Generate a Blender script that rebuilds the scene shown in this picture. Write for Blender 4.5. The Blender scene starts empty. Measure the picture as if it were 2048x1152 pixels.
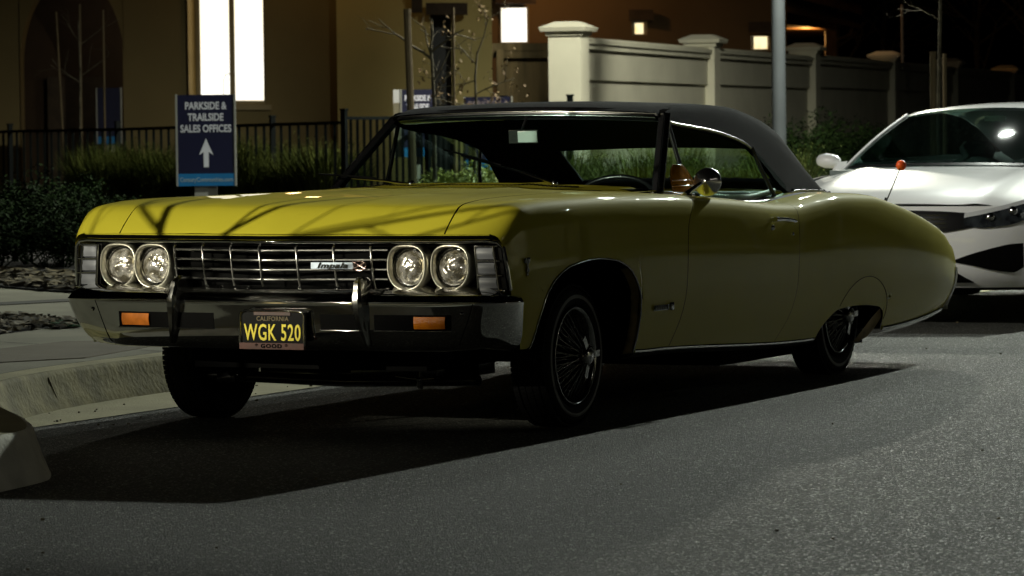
import bpy, math, random
import numpy as np
from mathutils import Vector, Matrix

random.seed(7)
scene = bpy.context.scene
COL = scene.collection

# ---------------------------------------------------------------- camera
CAM = np.array([-12.9372, -6.8715, 1.18])
YAW, PITCH, ROLL, FPX = 0.451517, 0.0440235, 0.011194, 7200.6


def _rot():
    f = np.array([math.cos(PITCH) * math.cos(YAW), math.cos(PITCH) * math.sin(YAW), -math.sin(PITCH)])
    r = np.cross(f, [0, 0, 1]); r /= np.linalg.norm(r); d = np.cross(f, r)
    c, s = math.cos(ROLL), math.sin(ROLL)
    return np.array([c * r + s * d, -s * r + c * d, f])


RC = _rot()
cam_data = bpy.data.cameras.new('camera')
cam = bpy.data.objects.new('camera', cam_data); COL.objects.link(cam)
cam.matrix_world = Matrix(((RC[0][0], -RC[1][0], -RC[2][0], CAM[0]),
                           (RC[0][1], -RC[1][1], -RC[2][1], CAM[1]),
                           (RC[0][2], -RC[1][2], -RC[2][2], CAM[2]), (0, 0, 0, 1)))
cam_data.sensor_width = 36.0
cam_data.lens = FPX / 2048 * 36.0
cam_data.clip_end = 2000
cam_data.dof.use_dof = True
cam_data.dof.focus_distance = 14.6
cam_data.dof.aperture_fstop = 10.0
scene.camera = cam

# ---------------------------------------------------------------- night sky
world = bpy.data.worlds.new('World'); scene.world = world
world.use_nodes = True
wt = world.node_tree
sky = wt.nodes.new('ShaderNodeTexSky'); sky.sky_type = 'NISHITA'; sky.sun_disc = False
sky.sun_elevation = math.radians(-6); sky.sun_rotation = math.radians(250)
wbg = wt.nodes['Background']; wbg.inputs['Strength'].default_value = 0.12
wt.links.new(sky.outputs[0], wbg.inputs['Color'])

scene.view_settings.view_transform = 'Standard'
scene.view_settings.look = 'None'
scene.view_settings.exposure = 0.0
scene.view_settings.gamma = 1.0
scene.cycles.max_bounces = 8
scene.cycles.transparent_max_bounces = 24
scene.cycles.use_denoising = True
scene.cycles.sample_clamp_indirect = 4.0

# street lamp light sources: (x, y, z, watts, colour)
LAMP_A = (21.0, -.3, 9.0, 12500, (0.93, 1.0, 0.88))
LAMP_B = (-14.0, 8.0, 8.4, 220, (1.0, 0.93, 0.70))
FLOOD_C = (-12.5, 4.6, 3.7, 8000, (1.0, 0.95, 0.74))
LAMP_E = (*(CAM[:2] + 43.5 * np.array([math.cos(0.451517), math.sin(0.451517)]) + 3.9 * np.array([math.sin(0.451517), -math.cos(0.451517)])), 6.8, 4300, (1.0, .99, .82))
LAMP_D = (26.0, -13.0, 8.0, 300, (0.85, 1.0, 0.90))


def at(x, y, d):
    """world point seen at photo position (x, y), d metres in front of the camera"""
    v = RC.T @ np.array([(x - 1024) / FPX, (y - 576) / FPX, 1.0])
    return CAM + v * d / (v[0] * math.cos(YAW) + v[1] * math.sin(YAW))


def zat(x, z, d):
    p = at(x, 262, d); return np.array([p[0], p[1], z])


FV = np.array([math.cos(YAW), math.sin(YAW), 0]); RV = np.array([math.sin(YAW), -math.cos(YAW), 0]); UP = np.array([0, 0, 1.0])

# ---------------------------------------------------------------- helpers


class MB:
    def __init__(s): s.v = []; s.f = []

    def add(s, vs, fs):
        o = len(s.v); s.v += [tuple(map(float, p)) for p in vs]; s.f += [tuple(i + o for i in f) for f in fs]; return s

    def grid(s, G, skip=None, close=False):
        n, m = len(G), len(G[0]); vs = [p for r in G for p in r]; fs = []
        for i in range(n - 1):
            for j in range(m if close else m - 1):
                if skip and skip(i, j): continue
                k = (j + 1) % m
                fs.append((i * m + j, i * m + k, (i + 1) * m + k, (i + 1) * m + j))
        return s.add(vs, fs)

    def box(s, a, b, M=None, taper=0.0):
        (x0, y0, z0), (x1, y1, z1) = a, b
        cx, cy = (x0 + x1) / 2, (y0 + y1) / 2
        vs = []
        for z, k in ((z0, 1), (z1, 1 - taper)):
            for x, y in ((x0, y0), (x1, y0), (x1, y1), (x0, y1)):
                vs.append((cx + (x - cx) * k, cy + (y - cy) * k, z))
        if M is not None: vs = [tuple(M @ Vector(p)) for p in vs]
        return s.add(vs, [(0, 3, 2, 1), (4, 5, 6, 7), (0, 1, 5, 4), (1, 2, 6, 5), (2, 3, 7, 6), (3, 0, 4, 7)])

    def obox(s, c, ax, ay, az):
        """box from centre and three half-axis vectors"""
        c, ax, ay, az = map(np.array, (c, ax, ay, az)); vs = []
        for k in (-1, 1):
            for i, j in ((-1, -1), (1, -1), (1, 1), (-1, 1)): vs.append(c + ax * i + ay * j + az * k)
        return s.add(vs, [(0, 3, 2, 1), (4, 5, 6, 7), (0, 1, 5, 4), (1, 2, 6, 5), (2, 3, 7, 6), (3, 0, 4, 7)])

    def tube(s, path, r, n=8, cap=True, closed=False, squash=1.0):
        P = [np.array(p, float) for p in path]; m = len(P)
        rs = r if hasattr(r, '__len__') else [r] * m
        rings = []; prev = None
        for i in range(m):
            if closed: t = P[(i + 1) % m] - P[i - 1]
            else: t = P[min(i + 1, m - 1)] - P[max(i - 1, 0)]
            t = t / (np.linalg.norm(t) + 1e-12)
            if prev is None:
                a = np.array([0, 0, 1.0]) if abs(t[2]) < .9 else np.array([1.0, 0, 0])
                u = np.cross(t, a)
            else: u = prev - t * np.dot(prev, t)
            u /= np.linalg.norm(u) + 1e-12; prev = u; w = np.cross(t, u)
            rings.append([P[i] + rs[i] * (math.cos(q) * u + squash * math.sin(q) * w) for q in [2 * math.pi * k / n for k in range(n)]])
        if closed: rings.append(rings[0])
        s.grid(rings, close=True)
        if cap and not closed:
            for R_, o in ((rings[0], 0), (rings[-1], 1)):
                s.add(R_, [tuple(range(n)) if o else tuple(range(n))[::-1]])
        return s

    def lathe(s, prof, c, axis, n=24, a0=0.0, a1=2 * math.pi):
        """prof: (radius, offset along axis)"""
        axis = np.array(axis, float); axis /= np.linalg.norm(axis); c = np.array(c, float)
        a = np.array([0, 0, 1.0]) if abs(axis[2]) < .9 else np.array([1.0, 0, 0])
        u = np.cross(axis, a); u /= np.linalg.norm(u); w = np.cross(axis, u)
        G = [[c + axis * h + r * (math.cos(q) * u + math.sin(q) * w) for q in [a0 + (a1 - a0) * k / n for k in range(n)]] for r, h in prof]
        return s.grid(G, close=True)

    def build(s, name, mat, parent=None, smooth=True, angle=None):
        me = bpy.data.meshes.new(name); me.from_pydata(s.v, [], s.f); me.validate()
        if mat: me.materials.append(mat)
        if smooth:
            me.polygons.foreach_set('use_smooth', [True] * len(me.polygons))
            if angle: me.set_sharp_from_angle(angle=math.radians(angle))
        me.update()
        o = bpy.data.objects.new(name, me); COL.objects.link(o)
        if parent is not None:
            o.parent = parent; o.matrix_parent_inverse = parent.matrix_world.inverted()
        return o


def thing(name, label, cat, loc=(0, 0, 0), group=None):
    o = bpy.data.objects.new(name, None); COL.objects.link(o); o.location = loc; o.empty_display_size = .2
    o.matrix_world = Matrix.Translation(Vector([float(q) for q in loc]))
    o['label'] = label; o['category'] = cat
    if group: o['group'] = group
    return o


def tag(o, label, cat, group=None, kind=None):
    o['label'] = label; o['category'] = cat
    if group: o['group'] = group
    if kind: o['kind'] = kind
    return o


def struct(o, kind='structure', label=None):
    o['kind'] = kind
    if label: o['label'] = label
    return o


def crv(pts):
    X = np.array([p[0] for p in pts], float); Y = np.array([p[1] for p in pts], float)
    h = np.diff(X); dl = np.diff(Y) / h; m = np.zeros(len(X))
    for i in range(1, len(X) - 1):
        if dl[i - 1] * dl[i] > 0:
            w1 = 2 * h[i] + h[i - 1]; w2 = h[i] + 2 * h[i - 1]; m[i] = (w1 + w2) / (w1 / dl[i - 1] + w2 / dl[i])
    m[0] = dl[0]; m[-1] = dl[-1]

    def f(x):
        if x <= X[0]: return float(Y[0])
        if x >= X[-1]: return float(Y[-1])
        i = int(np.searchsorted(X, x)) - 1; t = (x - X[i]) / h[i]
        return float((2 * t**3 - 3 * t**2 + 1) * Y[i] + (t**3 - 2 * t**2 + t) * h[i] * m[i] + (-2 * t**3 + 3 * t**2) * Y[i + 1] + (t**3 - t**2) * h[i] * m[i + 1])
    return f


def lin(a, b, n): return [a + (b - a) * i / (n - 1) for i in range(n)]


# ---------------------------------------------------------------- materials
def mat(name, col, rough=.5, metal=0., coat=0., spec=.5, var=0., vscale=3., bump=0., bscale=60., col2=None, emit=None, estr=0., detail=6, rvar=0., sheen=0., coords='Object', stretch=None, alpha=None):
    m = bpy.data.materials.new(name); m.use_nodes = True; nt = m.node_tree; b = nt.nodes['Principled BSDF']
    b.inputs['Base Color'].default_value = (*col, 1); b.inputs['Roughness'].default_value = rough
    b.inputs['Metallic'].default_value = metal; b.inputs['Coat Weight'].default_value = coat; b.inputs['Coat Roughness'].default_value = .03
    b.inputs['Specular IOR Level'].default_value = spec
    tc = nt.nodes.new('ShaderNodeTexCoord'); src = tc.outputs[coords]
    if stretch:
        mp = nt.nodes.new('ShaderNodeMapping'); mp.inputs['Scale'].default_value = stretch; nt.links.new(src, mp.inputs[0]); src = mp.outputs[0]
    if var or col2:
        n = nt.nodes.new('ShaderNodeTexNoise'); n.inputs['Scale'].default_value = vscale; n.inputs['Detail'].default_value = detail
        nt.links.new(src, n.inputs['Vector'])
        r = nt.nodes.new('ShaderNodeValToRGB')
        c2 = col2 or tuple(min(1, c * (1 + var)) for c in col); c1 = col if col2 else tuple(c * (1 - var) for c in col)
        r.color_ramp.elements[0].color = (*c1, 1); r.color_ramp.elements[1].color = (*c2, 1)
        r.color_ramp.elements[0].position = .35; r.color_ramp.elements[1].position = .65
        nt.links.new(n.outputs['Fac'], r.inputs[0]); nt.links.new(r.outputs[0], b.inputs['Base Color'])
        if rvar:
            mr = nt.nodes.new('ShaderNodeMapRange'); mr.inputs['To Min'].default_value = max(0, rough - rvar); mr.inputs['To Max'].default_value = rough + rvar
            nt.links.new(n.outputs['Fac'], mr.inputs['Value']); nt.links.new(mr.outputs[0], b.inputs['Roughness'])
    if bump:
        n2 = nt.nodes.new('ShaderNodeTexNoise'); n2.inputs['Scale'].default_value = bscale; n2.inputs['Detail'].default_value = 4
        nt.links.new(src, n2.inputs['Vector'])
        bp = nt.nodes.new('ShaderNodeBump'); bp.inputs['Strength'].default_value = bump; bp.inputs['Distance'].default_value = .01
        nt.links.new(n2.outputs['Fac'], bp.inputs['Height']); nt.links.new(bp.outputs[0], b.inputs['Normal'])
    if emit:
        b.inputs['Emission Color'].default_value = (*emit, 1); b.inputs['Emission Strength'].default_value = estr
    return m


def glass(name, tint=(.75, .9, .85), refl=.9, rough=.0):
    m = bpy.data.materials.new(name); m.use_nodes = True; nt = m.node_tree; nt.nodes.clear()
    o = nt.nodes.new('ShaderNodeOutputMaterial'); t = nt.nodes.new('ShaderNodeBsdfTransparent'); t.inputs[0].default_value = (*tint, 1)
    g = nt.nodes.new('ShaderNodeBsdfGlossy'); g.inputs['Roughness'].default_value = rough; g.inputs[0].default_value = (refl, refl, refl, 1)
    lw = nt.nodes.new('ShaderNodeLayerWeight'); lw.inputs[0].default_value = .5
    pw = nt.nodes.new('ShaderNodeMath'); pw.operation = 'POWER'; pw.inputs[1].default_value = 4.0; nt.links.new(lw.outputs['Facing'], pw.inputs[0])
    fr = nt.nodes.new('ShaderNodeMapRange'); fr.inputs['To Min'].default_value = .045; fr.inputs['To Max'].default_value = .9; nt.links.new(pw.outputs[0], fr.inputs['Value'])
    tc = nt.nodes.new('ShaderNodeTexCoord'); n = nt.nodes.new('ShaderNodeTexNoise'); n.inputs['Scale'].default_value = 2.5; n.inputs['Detail'].default_value = 3
    bp = nt.nodes.new('ShaderNodeBump'); bp.inputs['Strength'].default_value = .02; bp.inputs['Distance'].default_value = .01
    nt.links.new(tc.outputs['Object'], n.inputs['Vector']); nt.links.new(n.outputs['Fac'], bp.inputs['Height']); nt.links.new(bp.outputs[0], g.inputs['Normal'])
    mx = nt.nodes.new('ShaderNodeMixShader'); nt.links.new(fr.outputs[0], mx.inputs[0]); nt.links.new(t.outputs[0], mx.inputs[1]); nt.links.new(g.outputs[0], mx.inputs[2])
    nt.links.new(mx.outputs[0], o.inputs[0]); return m


def emis(name, col, s, col2=None, scale=1.5):
    m = bpy.data.materials.new(name); m.use_nodes = True; nt = m.node_tree; nt.nodes.clear()
    o = nt.nodes.new('ShaderNodeOutputMaterial'); e = nt.nodes.new('ShaderNodeEmission'); e.inputs[0].default_value = (*col, 1); e.inputs[1].default_value = s
    if col2:
        tc = nt.nodes.new('ShaderNodeTexCoord'); n = nt.nodes.new('ShaderNodeTexNoise'); n.inputs['Scale'].default_value = scale
        r = nt.nodes.new('ShaderNodeValToRGB'); r.color_ramp.elements[0].color = (*col, 1); r.color_ramp.elements[1].color = (*col2, 1)
        r.color_ramp.elements[0].position = .4; r.color_ramp.elements[1].position = .6
        nt.links.new(tc.outputs['Object'], n.inputs['Vector']); nt.links.new(n.outputs['Fac'], r.inputs[0]); nt.links.new(r.outputs[0], e.inputs[0])
    nt.links.new(e.outputs[0], o.inputs[0]); return m


def text_mesh(name, body, size, origin, right, up, material, parent, extrude=.001, bold=0.0, sx=1.0, align='CENTER', shear=0.0, spacing=1.0):
    cu = bpy.data.curves.new(name, 'FONT'); cu.body = body; cu.size = size; cu.align_x = align; cu.align_y = 'CENTER'
    cu.extrude = extrude; cu.offset = bold; cu.shear = shear; cu.space_character = spacing; cu.resolution_u = 3
    tmp = bpy.data.objects.new('tmp', cu); COL.objects.link(tmp)
    dg = bpy.context.evaluated_depsgraph_get(); dg.update()
    me = bpy.data.meshes.new_from_object(tmp.evaluated_get(dg)); bpy.data.objects.remove(tmp)
    right = np.array(right, float); right /= np.linalg.norm(right); up = np.array(up, float); up /= np.linalg.norm(up)
    nrm = np.cross(right, up)
    for v in me.vertices:
        p = np.array(origin) + right * v.co.x * sx + up * v.co.y + nrm * v.co.z; v.co = Vector(p)
    me.name = name; me.materials.clear(); me.materials.append(material)
    o = bpy.data.objects.new(name, me); COL.objects.link(o)
    if parent is not None: o.parent = parent; o.matrix_parent_inverse = parent.matrix_world.inverted()
    return o


PAINT = mat('yellow paint', (.47, .415, .032), rough=.65, coat=.6, spec=.08, var=.03, vscale=2)
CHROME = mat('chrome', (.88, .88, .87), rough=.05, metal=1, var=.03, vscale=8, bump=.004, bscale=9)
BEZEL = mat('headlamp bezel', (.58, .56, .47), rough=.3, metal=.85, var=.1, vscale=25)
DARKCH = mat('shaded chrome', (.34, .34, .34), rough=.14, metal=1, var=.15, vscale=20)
GCHR = mat('grille chrome', (.75, .74, .72), rough=.24, metal=1, var=.1, vscale=20)
CHROMED = mat('dull chrome', (.42, .42, .41), rough=.16, metal=1, var=.1, vscale=20, bump=.03, bscale=40)
BLACK = mat('matt black', (.003, .003, .003), rough=.8, spec=.05, var=.3, bump=.05)
GBLACK = mat('gloss black', (.010, .010, .011), rough=.25, var=.2, coat=.4)
RUBBER = mat('tyre rubber', (.010, .010, .011), rough=.8, spec=.2, var=.2, bump=.25, bscale=90)
WHITEWALL = mat('whitewall', (.16, .16, .155), rough=.6, var=.1)
FABRIC = mat('soft top fabric', (.0055, .0055, .007), rough=.95, spec=.1, var=.25, vscale=5, bump=.3, bscale=300)
TRIM = mat('black interior trim', (.01, .01, .011), rough=.55, var=.2, bump=.1)
WVINYL = mat('white vinyl', (.9, .9, .88), rough=.35, var=.05, bump=.05)
AMBER = mat('amber lens', (1.0, .27, .012), rough=.25, coat=.6, var=.15, vscale=30, bump=.3, bscale=160)  # driver's lens, brightened to stand in for lamp light on it
AMBERSHD = mat('shaded amber lens', (.55, .16, .02), rough=.25, coat=.6, var=.15, vscale=30)  # same lens for the passenger side, its shade put into the colour
GREYLENS = mat('frosted lens', (.24, .25, .28), rough=.4, var=.04, coat=.3, bump=.05, bscale=200)
TAN = mat('bare inner lip', (.22, .15, .05), rough=.6, var=.3, vscale=20)
PANE = glass('car glass', (.72, .88, .82))
WPANE = glass('windscreen glass', (.80, .92, .90))
AMBPANE = mat('amber plastic', (.30, .12, .004), rough=.15, coat=.5, var=.1, vscale=10)
ORANGE = mat('orange ball', (.75, .09, .01), rough=.4, var=.15, vscale=30, bump=.1)
IMIRROR = mat('cabin mirror glass', (.60, .66, .64), rough=.35, metal=.35, var=.05)  # pale rough tone stands in for a bright reflection
MIRROR = mat('mirror glass', (.85, .88, .86), rough=.02, metal=1, var=.02)
BADGE = mat('badge silver blue', (.45, .52, .62), rough=.3, metal=.8, var=.1, vscale=60)


def lamp_glass():
    m = mat('headlamp glass', (.62, .60, .55), rough=.12, metal=.75)
    nt = m.node_tree; b = nt.nodes['Principled BSDF']; tc = nt.nodes.new('ShaderNodeTexCoord')
    mp = nt.nodes.new('ShaderNodeMapping'); mp.inputs['Scale'].default_value = (1, 1.0, 1.0); nt.links.new(tc.outputs['Object'], mp.inputs[0])
    n = nt.nodes.new('ShaderNodeTexNoise'); n.inputs['Scale'].default_value = 34; n.inputs['Detail'].default_value = 2.5
    nt.links.new(mp.outputs[0], n.inputs['Vector'])
    bp = nt.nodes.new('ShaderNodeBump'); bp.inputs['Strength'].default_value = 1.0; bp.inputs['Distance'].default_value = .012
    nt.links.new(n.outputs['Fac'], bp.inputs['Height']); nt.links.new(bp.outputs[0], b.inputs['Normal'])
    r = nt.nodes.new('ShaderNodeValToRGB'); r.color_ramp.elements[0].color = (.30, .27, .20, 1); r.color_ramp.elements[1].color = (.95, .92, .88, 1)
    r.color_ramp.elements[0].position = .40; r.color_ramp.elements[1].position = .62
    nt.links.new(n.outputs['Fac'], r.inputs[0]); nt.links.new(r.outputs[0], b.inputs['Base Color'])
    return m


HEADGLASS = lamp_glass()
# ================================================================ yellow convertible
CAR = thing('parked_car', 'pale yellow classic convertible with black soft top and raised front, parked beside the kerb', 'car', (1.6, 0, 0))


def uLip(v): return -.925 + .135 * abs(v)


zprof = crv([(0, .787), (.010, .798), (.05, .834), (.095, .869), (.125, .886), (.16, .895), (.22, .902), (.32, .909), (.5, .913), (.9, .915)])
zrest = crv([(-.4, .913), (0, .915), (.7, .907), (1.0, .896), (1.5, .870), (2.0, .840), (2.2, .836), (2.45, .852), (2.78, .868), (3.15, .858), (3.5, .816), (3.82, .762), (4.1, .705), (4.3, .660), (4.40, .625), (4.48, .59)])
zl = crv([(-.95, .36), (-.60, .345), (-.585, .37), (-.56, .44), (-.50, .545), (-.42, .608), (-.28, .652), (-.06, .668), (.12, .655), (.25, .618), (.33, .555), (.368, .49), (.378, .42), (.382, .27), (.70, .262), (2.50, .198), (2.53, .235), (2.60, .295), (2.70, .330), (2.9, .338), (3.25, .318), (3.33, .294), (3.375, .262), (3.41, .197), (3.46, .194), (4.42, .240), (4.6, .26)])
Ym = crv([(-.95, .935), (-.82, .945), (-.76, .962), (-.6, .983), (-.2, .998), (.6, 1.002), (1.4, 1.0), (2.2, .992), (2.9, .995), (3.4, .990), (3.9, .974), (4.2, .955), (4.45, .925), (4.6, .90)])
g1 = crv([(0, .085), (.008, .056), (.025, .030), (.06, .014), (.12, .006), (.25, .002), (.42, 0), (.58, .002), (.72, .011), (.86, .030), (1.0, .06), (1.2, .10)])
g2 = crv([(0, .100), (.010, .062), (.030, .033), (.08, .015), (.16, .007), (.30, .001), (.5, 0), (.62, .003), (.75, .013), (.88, .032), (1.0, .06), (1.2, .10)])
gamp = crv([(-.95, .45), (-.8, .55), (-.5, 1.0), (5, 1.0)])
gq = crv([(1.3, 0), (2.7, 1), (5, 1)])


def zc(u): return zprof(u - uLip(.88)) if u < -.3 else (zrest(u))


def side(u, z, s, off=0.0):
    c = zc(u); zn = max(0.0, (c - z) / (c - .24))
    k = gq(u); g = (g1(zn) * (1 - k) + g2(zn) * k) * (gamp(u) if zn < .4 else 1)
    return (u, s * (Ym(u) - g + off), z)


def ycrest(u): k = gq(u); return Ym(u) - (g1(0) * (1 - k) + g2(0) * k) * gamp(u)


T_LIST = [0, .012, .03, .055, .09, .14, .2, .27, .35, .43, .51, .59, .67, .75, .82, .88, .94, 1.0]


def panel(uL, uR, ss, s, inner=None, off=0.0, uz=True):
    """side panel between two edge curves uL(z), uR(z); ss = list of 0..1"""
    G = []
    for a in ss:
        col = []
        for t in T_LIST:
            u = uL(.9) * (1 - a) + uR(.9) * a
            for _ in range(3):
                z = zc(u) - t * (zc(u) - zl(u)); u = uL(z) * (1 - a) + uR(z) * a
            z = zc(u) - t * (zc(u) - zl(u))
            col.append(side(u, z, s, off))
        if inner:
            u0, y0, z0 = col[0]; y0 = abs(y0)
            yi = inner(u0); top = []
            for k in (1.0, .8, .6, .4, .2):
                y = y0 + (yi - y0) * k; top.append((u0 - (uLip(.88) - uLip(y)) * max(0, min(1, (-.3 - u0) / .5)), s * y, ztop(u0, y) if u0 < .8 else z0 + (.004 * k)))
            col = top + col
        G.append(col)
    return G


crown = crv([(-1.0, 0), (-.7, .004), (-.3, .014), (.3, .024), (.7, .030)])


def ztop(u, y):
    yc = ycrest(u)
    base = zprof(u - uLip(.88)) if u < -.3 else zrest(u)
    k = max(0, 1 - (y / yc) ** 2)
    ridge = .006 * math.exp(-((abs(y) - .34) / .05) ** 2) * max(0, min(1, (u + .9) / .4))
    return base + crown(u) * k + ridge


ufr = crv([(.30, -.66), (.345, -.665), (.45, -.70), (.58, -.765), (.66, -.782), (.74, -.797), (.787, -.806), (.9, -.806)])
gapf = crv([(.24, .735), (.30, .76), (.4, .81), (.5, .84), (.67, .855), (.78, .87), (.84, .92), (.90, .99)])
gapr = crv([(.19, 1.97), (.25, 2.02), (.35, 2.09), (.45, 2.125), (.58, 2.145), (.76, 2.165), (.84, 2.17)])
urr = crv([(.22, 4.41), (.30, 4.47), (.418, 4.555), (.52, 4.52), (.596, 4.475), (.65, 4.45), (.9, 4.45)])
G5 = .0045

uf1 = ufr(.3)


def s_of(us, a, b): return [(u - a) / (b - a) for u in us]


fend_u = sorted(set(lin(-.725, -.60, 6) + [-.598, -.592, -.588, -.585, -.58, -.57, -.56, -.548, -.535, -.52] + lin(-.50, .30, 44) + [.31, .32, .33, .34, .35, .358, .364, .368, .371, .374, .376, .378, .379, .380, .381, .382, .383] + lin(.39, .7355, 12)))
fend_s = s_of(fend_u, fend_u[0], fend_u[-1])
for s in (-1, 1):
    f = MB().grid(panel(ufr, lambda z: gapf(z) - G5, fend_s, s, inner=lambda u: .722)).build('fender', PAINT, CAR)
    d = MB().grid(panel(lambda z: gapf(z) + G5 * .4, lambda z: gapr(z) - G5 * .6, lin(0, 1, 50), s, inner=lambda u: .80)).build('door', PAINT, CAR)
    q_u = sorted(set(lin(2.02, 2.50, 22) + [2.505, 2.51, 2.52, 2.53, 2.54, 2.56, 2.58] + lin(2.6, 3.33, 36) + lin(3.335, 3.42, 18) + lin(3.43, 4.41, 40)))
    q = MB().grid(panel(lambda z: gapr(z) + G5 * .4, urr, s_of(q_u, q_u[0], q_u[-1]), s, inner=lambda u: .80 - .10 * max(0, min(1, (u - 2.1) / .6)))).build('quarter_panel', PAINT, CAR)
    # dark inner shell just behind the seams
    G = []
    for u in lin(.5, 2.45, 40):
        G.append([side(u, zc(u) - .006 - t * (zc(u) - zl(u) - .01), s, -.018) for t in T_LIST])
    MB().grid(G).build('inner_body', BLACK, CAR)
    # arch lip and wheel wells
    arch = [u for u in fend_u if -.6 <= u <= .383]
    lip = [side(u, zl(u), s, .001) for u in arch]
    MB().tube(lip, .0045, 6).build('wheel_arch_trim', CHROMED, CAR)
    Gw = []
    for yo in (-.001, -.03, -.12, -.45):
        Gw.append([(p[0] + (.012 if p[0] > .3 else -.012 if p[0] < -.5 else 0) * (1 if yo < -.01 else 0), p[1] + s * yo, p[2] + (.006 if yo < -.01 else 0)) for p in lip])
    MB().grid(Gw[1:]).build('wheel_well', BLACK, CAR)
    fl = [side(u, zl(u), s, -.004) for u in arch if u > .24]
    MB().grid([fl, [(p[0] - (.022 if p[0] > .36 else .012), p[1] - s * .022, p[2] - .004) for p in fl], [(p[0] - (.022 if p[0] > .36 else .012), p[1] - s * .03, p[2] - .004) for p in fl]]).build('arch_flange', TAN, CAR)
    ra = [u for u in q_u if 2.5 <= u <= 3.41]
    rl = [side(u, zl(u), s, -.002) for u in ra]
    MB().grid([[(p[0], p[1] - s * yo, p[2] + .004) for p in rl] for yo in (.002, .10, .40)]).build('wheel_well', BLACK, CAR)
    # rear flange hanging down behind the wheel
    MB().grid([[side(3.32, .305, s, -.012), side(3.385, .262, s, -.010)], [side(3.27, .26, s, -.022), side(3.36, .215, s, -.016)], [side(3.21, .20, s, -.03), side(3.30, .168, s, -.024)], [side(3.15, .155, s, -.035), side(3.21, .150, s, -.03)], [side(3.16, .150, s, -.06), side(3.21, .148, s, -.06)]]).build('arch_flange', TAN, CAR)
    # fender skirt seam
    arcp = []
    for k in range(31):
        a = math.pi * (1.03 - 1.06 * k / 30); u = 3.03 + .36 * math.cos(a); z = .245 + .225 * math.sin(a)
        if z > zl(u) + .002: arcp.append(side(u, z, s, .0005))
    MB().tube(arcp, .0016, 5).build('skirt_seam', BLACK, CAR)
    # sill moulding and rear lower moulding
    def sideband(u0, u1, za, zb, off, n=30):
        return [[side(u, zl(u) + za, s, off) for u in lin(u0, u1, n)], [side(u, zl(u) + zb, s, off + .004) for u in lin(u0, u1, n)], [side(u, zl(u) + zb, s, -.004) for u in lin(u0, u1, n)]]
    MB().grid([[side(u, zl(u) + za, s, o) for u in lin(.39, 2.49, 40)] for za, o in ((.016, 0), (.014, .007), (.002, .007), (-.006, .002), (-.018, -.012), (-.020, -.05))]).build('sill_moulding', CHROME, CAR)
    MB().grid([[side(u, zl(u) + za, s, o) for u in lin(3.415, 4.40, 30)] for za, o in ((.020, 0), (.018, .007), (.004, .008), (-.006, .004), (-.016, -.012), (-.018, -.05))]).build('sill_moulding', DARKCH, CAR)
    # belt: dark inner fill below window line to close cabin side
    MB().grid([[(u, s * .80, zc(u) + .003) for u in lin(.97, 2.75, 24)], [(u, s * .76, zc(u) + .004) for u in lin(.97, 2.75, 24)], [(u, s * .74, zc(u) - .02) for u in lin(.97, 2.75, 24)], [(u, s * .74, .30) for u in lin(.97, 2.75, 24)]]).build('door_trim', TRIM, CAR)

# hood: own sheet between the fender seams
HV = .716
hg = []
hu = [0, .006, .012, .03, .05, .07, .09, .105, .118, .13, .145, .16, .18, .23, .29, .36, .45, .56, .7, .85, 1.0, 1.15, 1.3, 1.42, 1.5, 1.56, 1.6]
for k in hu:
    row = []
    for v in lin(-HV, HV, 41):
        lip_u = uLip(v); q = k; u = lip_u + q * (1 + (0.0 if q < .3 else 0)); u = min(u, 5)
        ueq = u + (uLip(.88) - lip_u) * max(0, 1 - q / 1.2)
        z = ztop(ueq, abs(v))
        row.append((u + (.0 if q < 1.2 else .10 * (1 - (abs(v) / HV) ** 2) * (q - 1.2) / .4 * -.4), v, z))
    hg.append(row)
MB().grid(hg).build('hood', PAINT, CAR)
# lip underside, black band under the hood edge
ug = []
for dz, du in ((0, 0), (-.004, .003), (-.006, .010), (-.020, .022), (-.022, .12)):
    ug.append([(uLip(v) + du + .0, v, .787 + dz) for v in lin(-.905, .905, 41)])
MB().grid(ug[1:]).build('hood_edge_underside', BLACK, CAR)
MB().grid([[(uLip(v) + du, v, .787 + dz) for v in lin(-.895, .895, 41)] for dz, du in ((0, 0), (-.005, .002), (-.006, .012))]).build('hood_lip', PAINT, CAR)
# cowl panel between hood and windscreen
cw = []
for k in lin(0, 1, 8):
    row = []
    for v in lin(-.79, .79, 33):
        u0 = .57 + .10 * (abs(v) / HV) ** 2 * .9 + .004; u1 = .80 + .22 * (abs(v) / .79) ** 2.2
        u = u0 + (u1 - u0) * k
        z = ztop(.6, min(abs(v), .74)) + .016 * k * (1 - .6 * (abs(v) / .79) ** 2) + .002
        row.append((u, v, z - .012 * (abs(v) > .74)))
    cw.append(row)
MB().grid(cw).build('cowl_panel', PAINT, CAR)
lv = MB()
for i in range(60):
    v = -.52 + .018 * i - .03
    p = (.70 + .06 * (abs(v) / .79) ** 2, v, ztop(.6, abs(v)) + .0115)
    lv.box((p[0] - .012, v - .005, p[2] - .004), (p[0] + .012, v + .005, p[2] + .0015))
lv.build('cowl_louvre', BLACK, CAR, smooth=False)

# deck lid and rear
dk = []
for u in lin(2.9, 4.42, 30):
    yi = .80 - .10 * max(0, min(1, (u - 2.1) / .6)); yi = min(yi, ycrest(u) - .02) + .004
    dk.append([(u, v * yi, zc(u) + .004 + .022 * (1 - v * v)) for v in lin(-1, 1, 21)])
MB().grid(dk).build('deck_lid', PAINT, CAR)
rp = []
for z in (.60, .50, .42, .34, .25):
    rp.append([(urr(z) + .05 * (1 - v * v), v * .86, z + (.03 * (1 - v * v) if z > .55 else 0)) for v in lin(-1, 1, 21)])
MB().grid(rp).build('rear_panel', PAINT, CAR)
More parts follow.
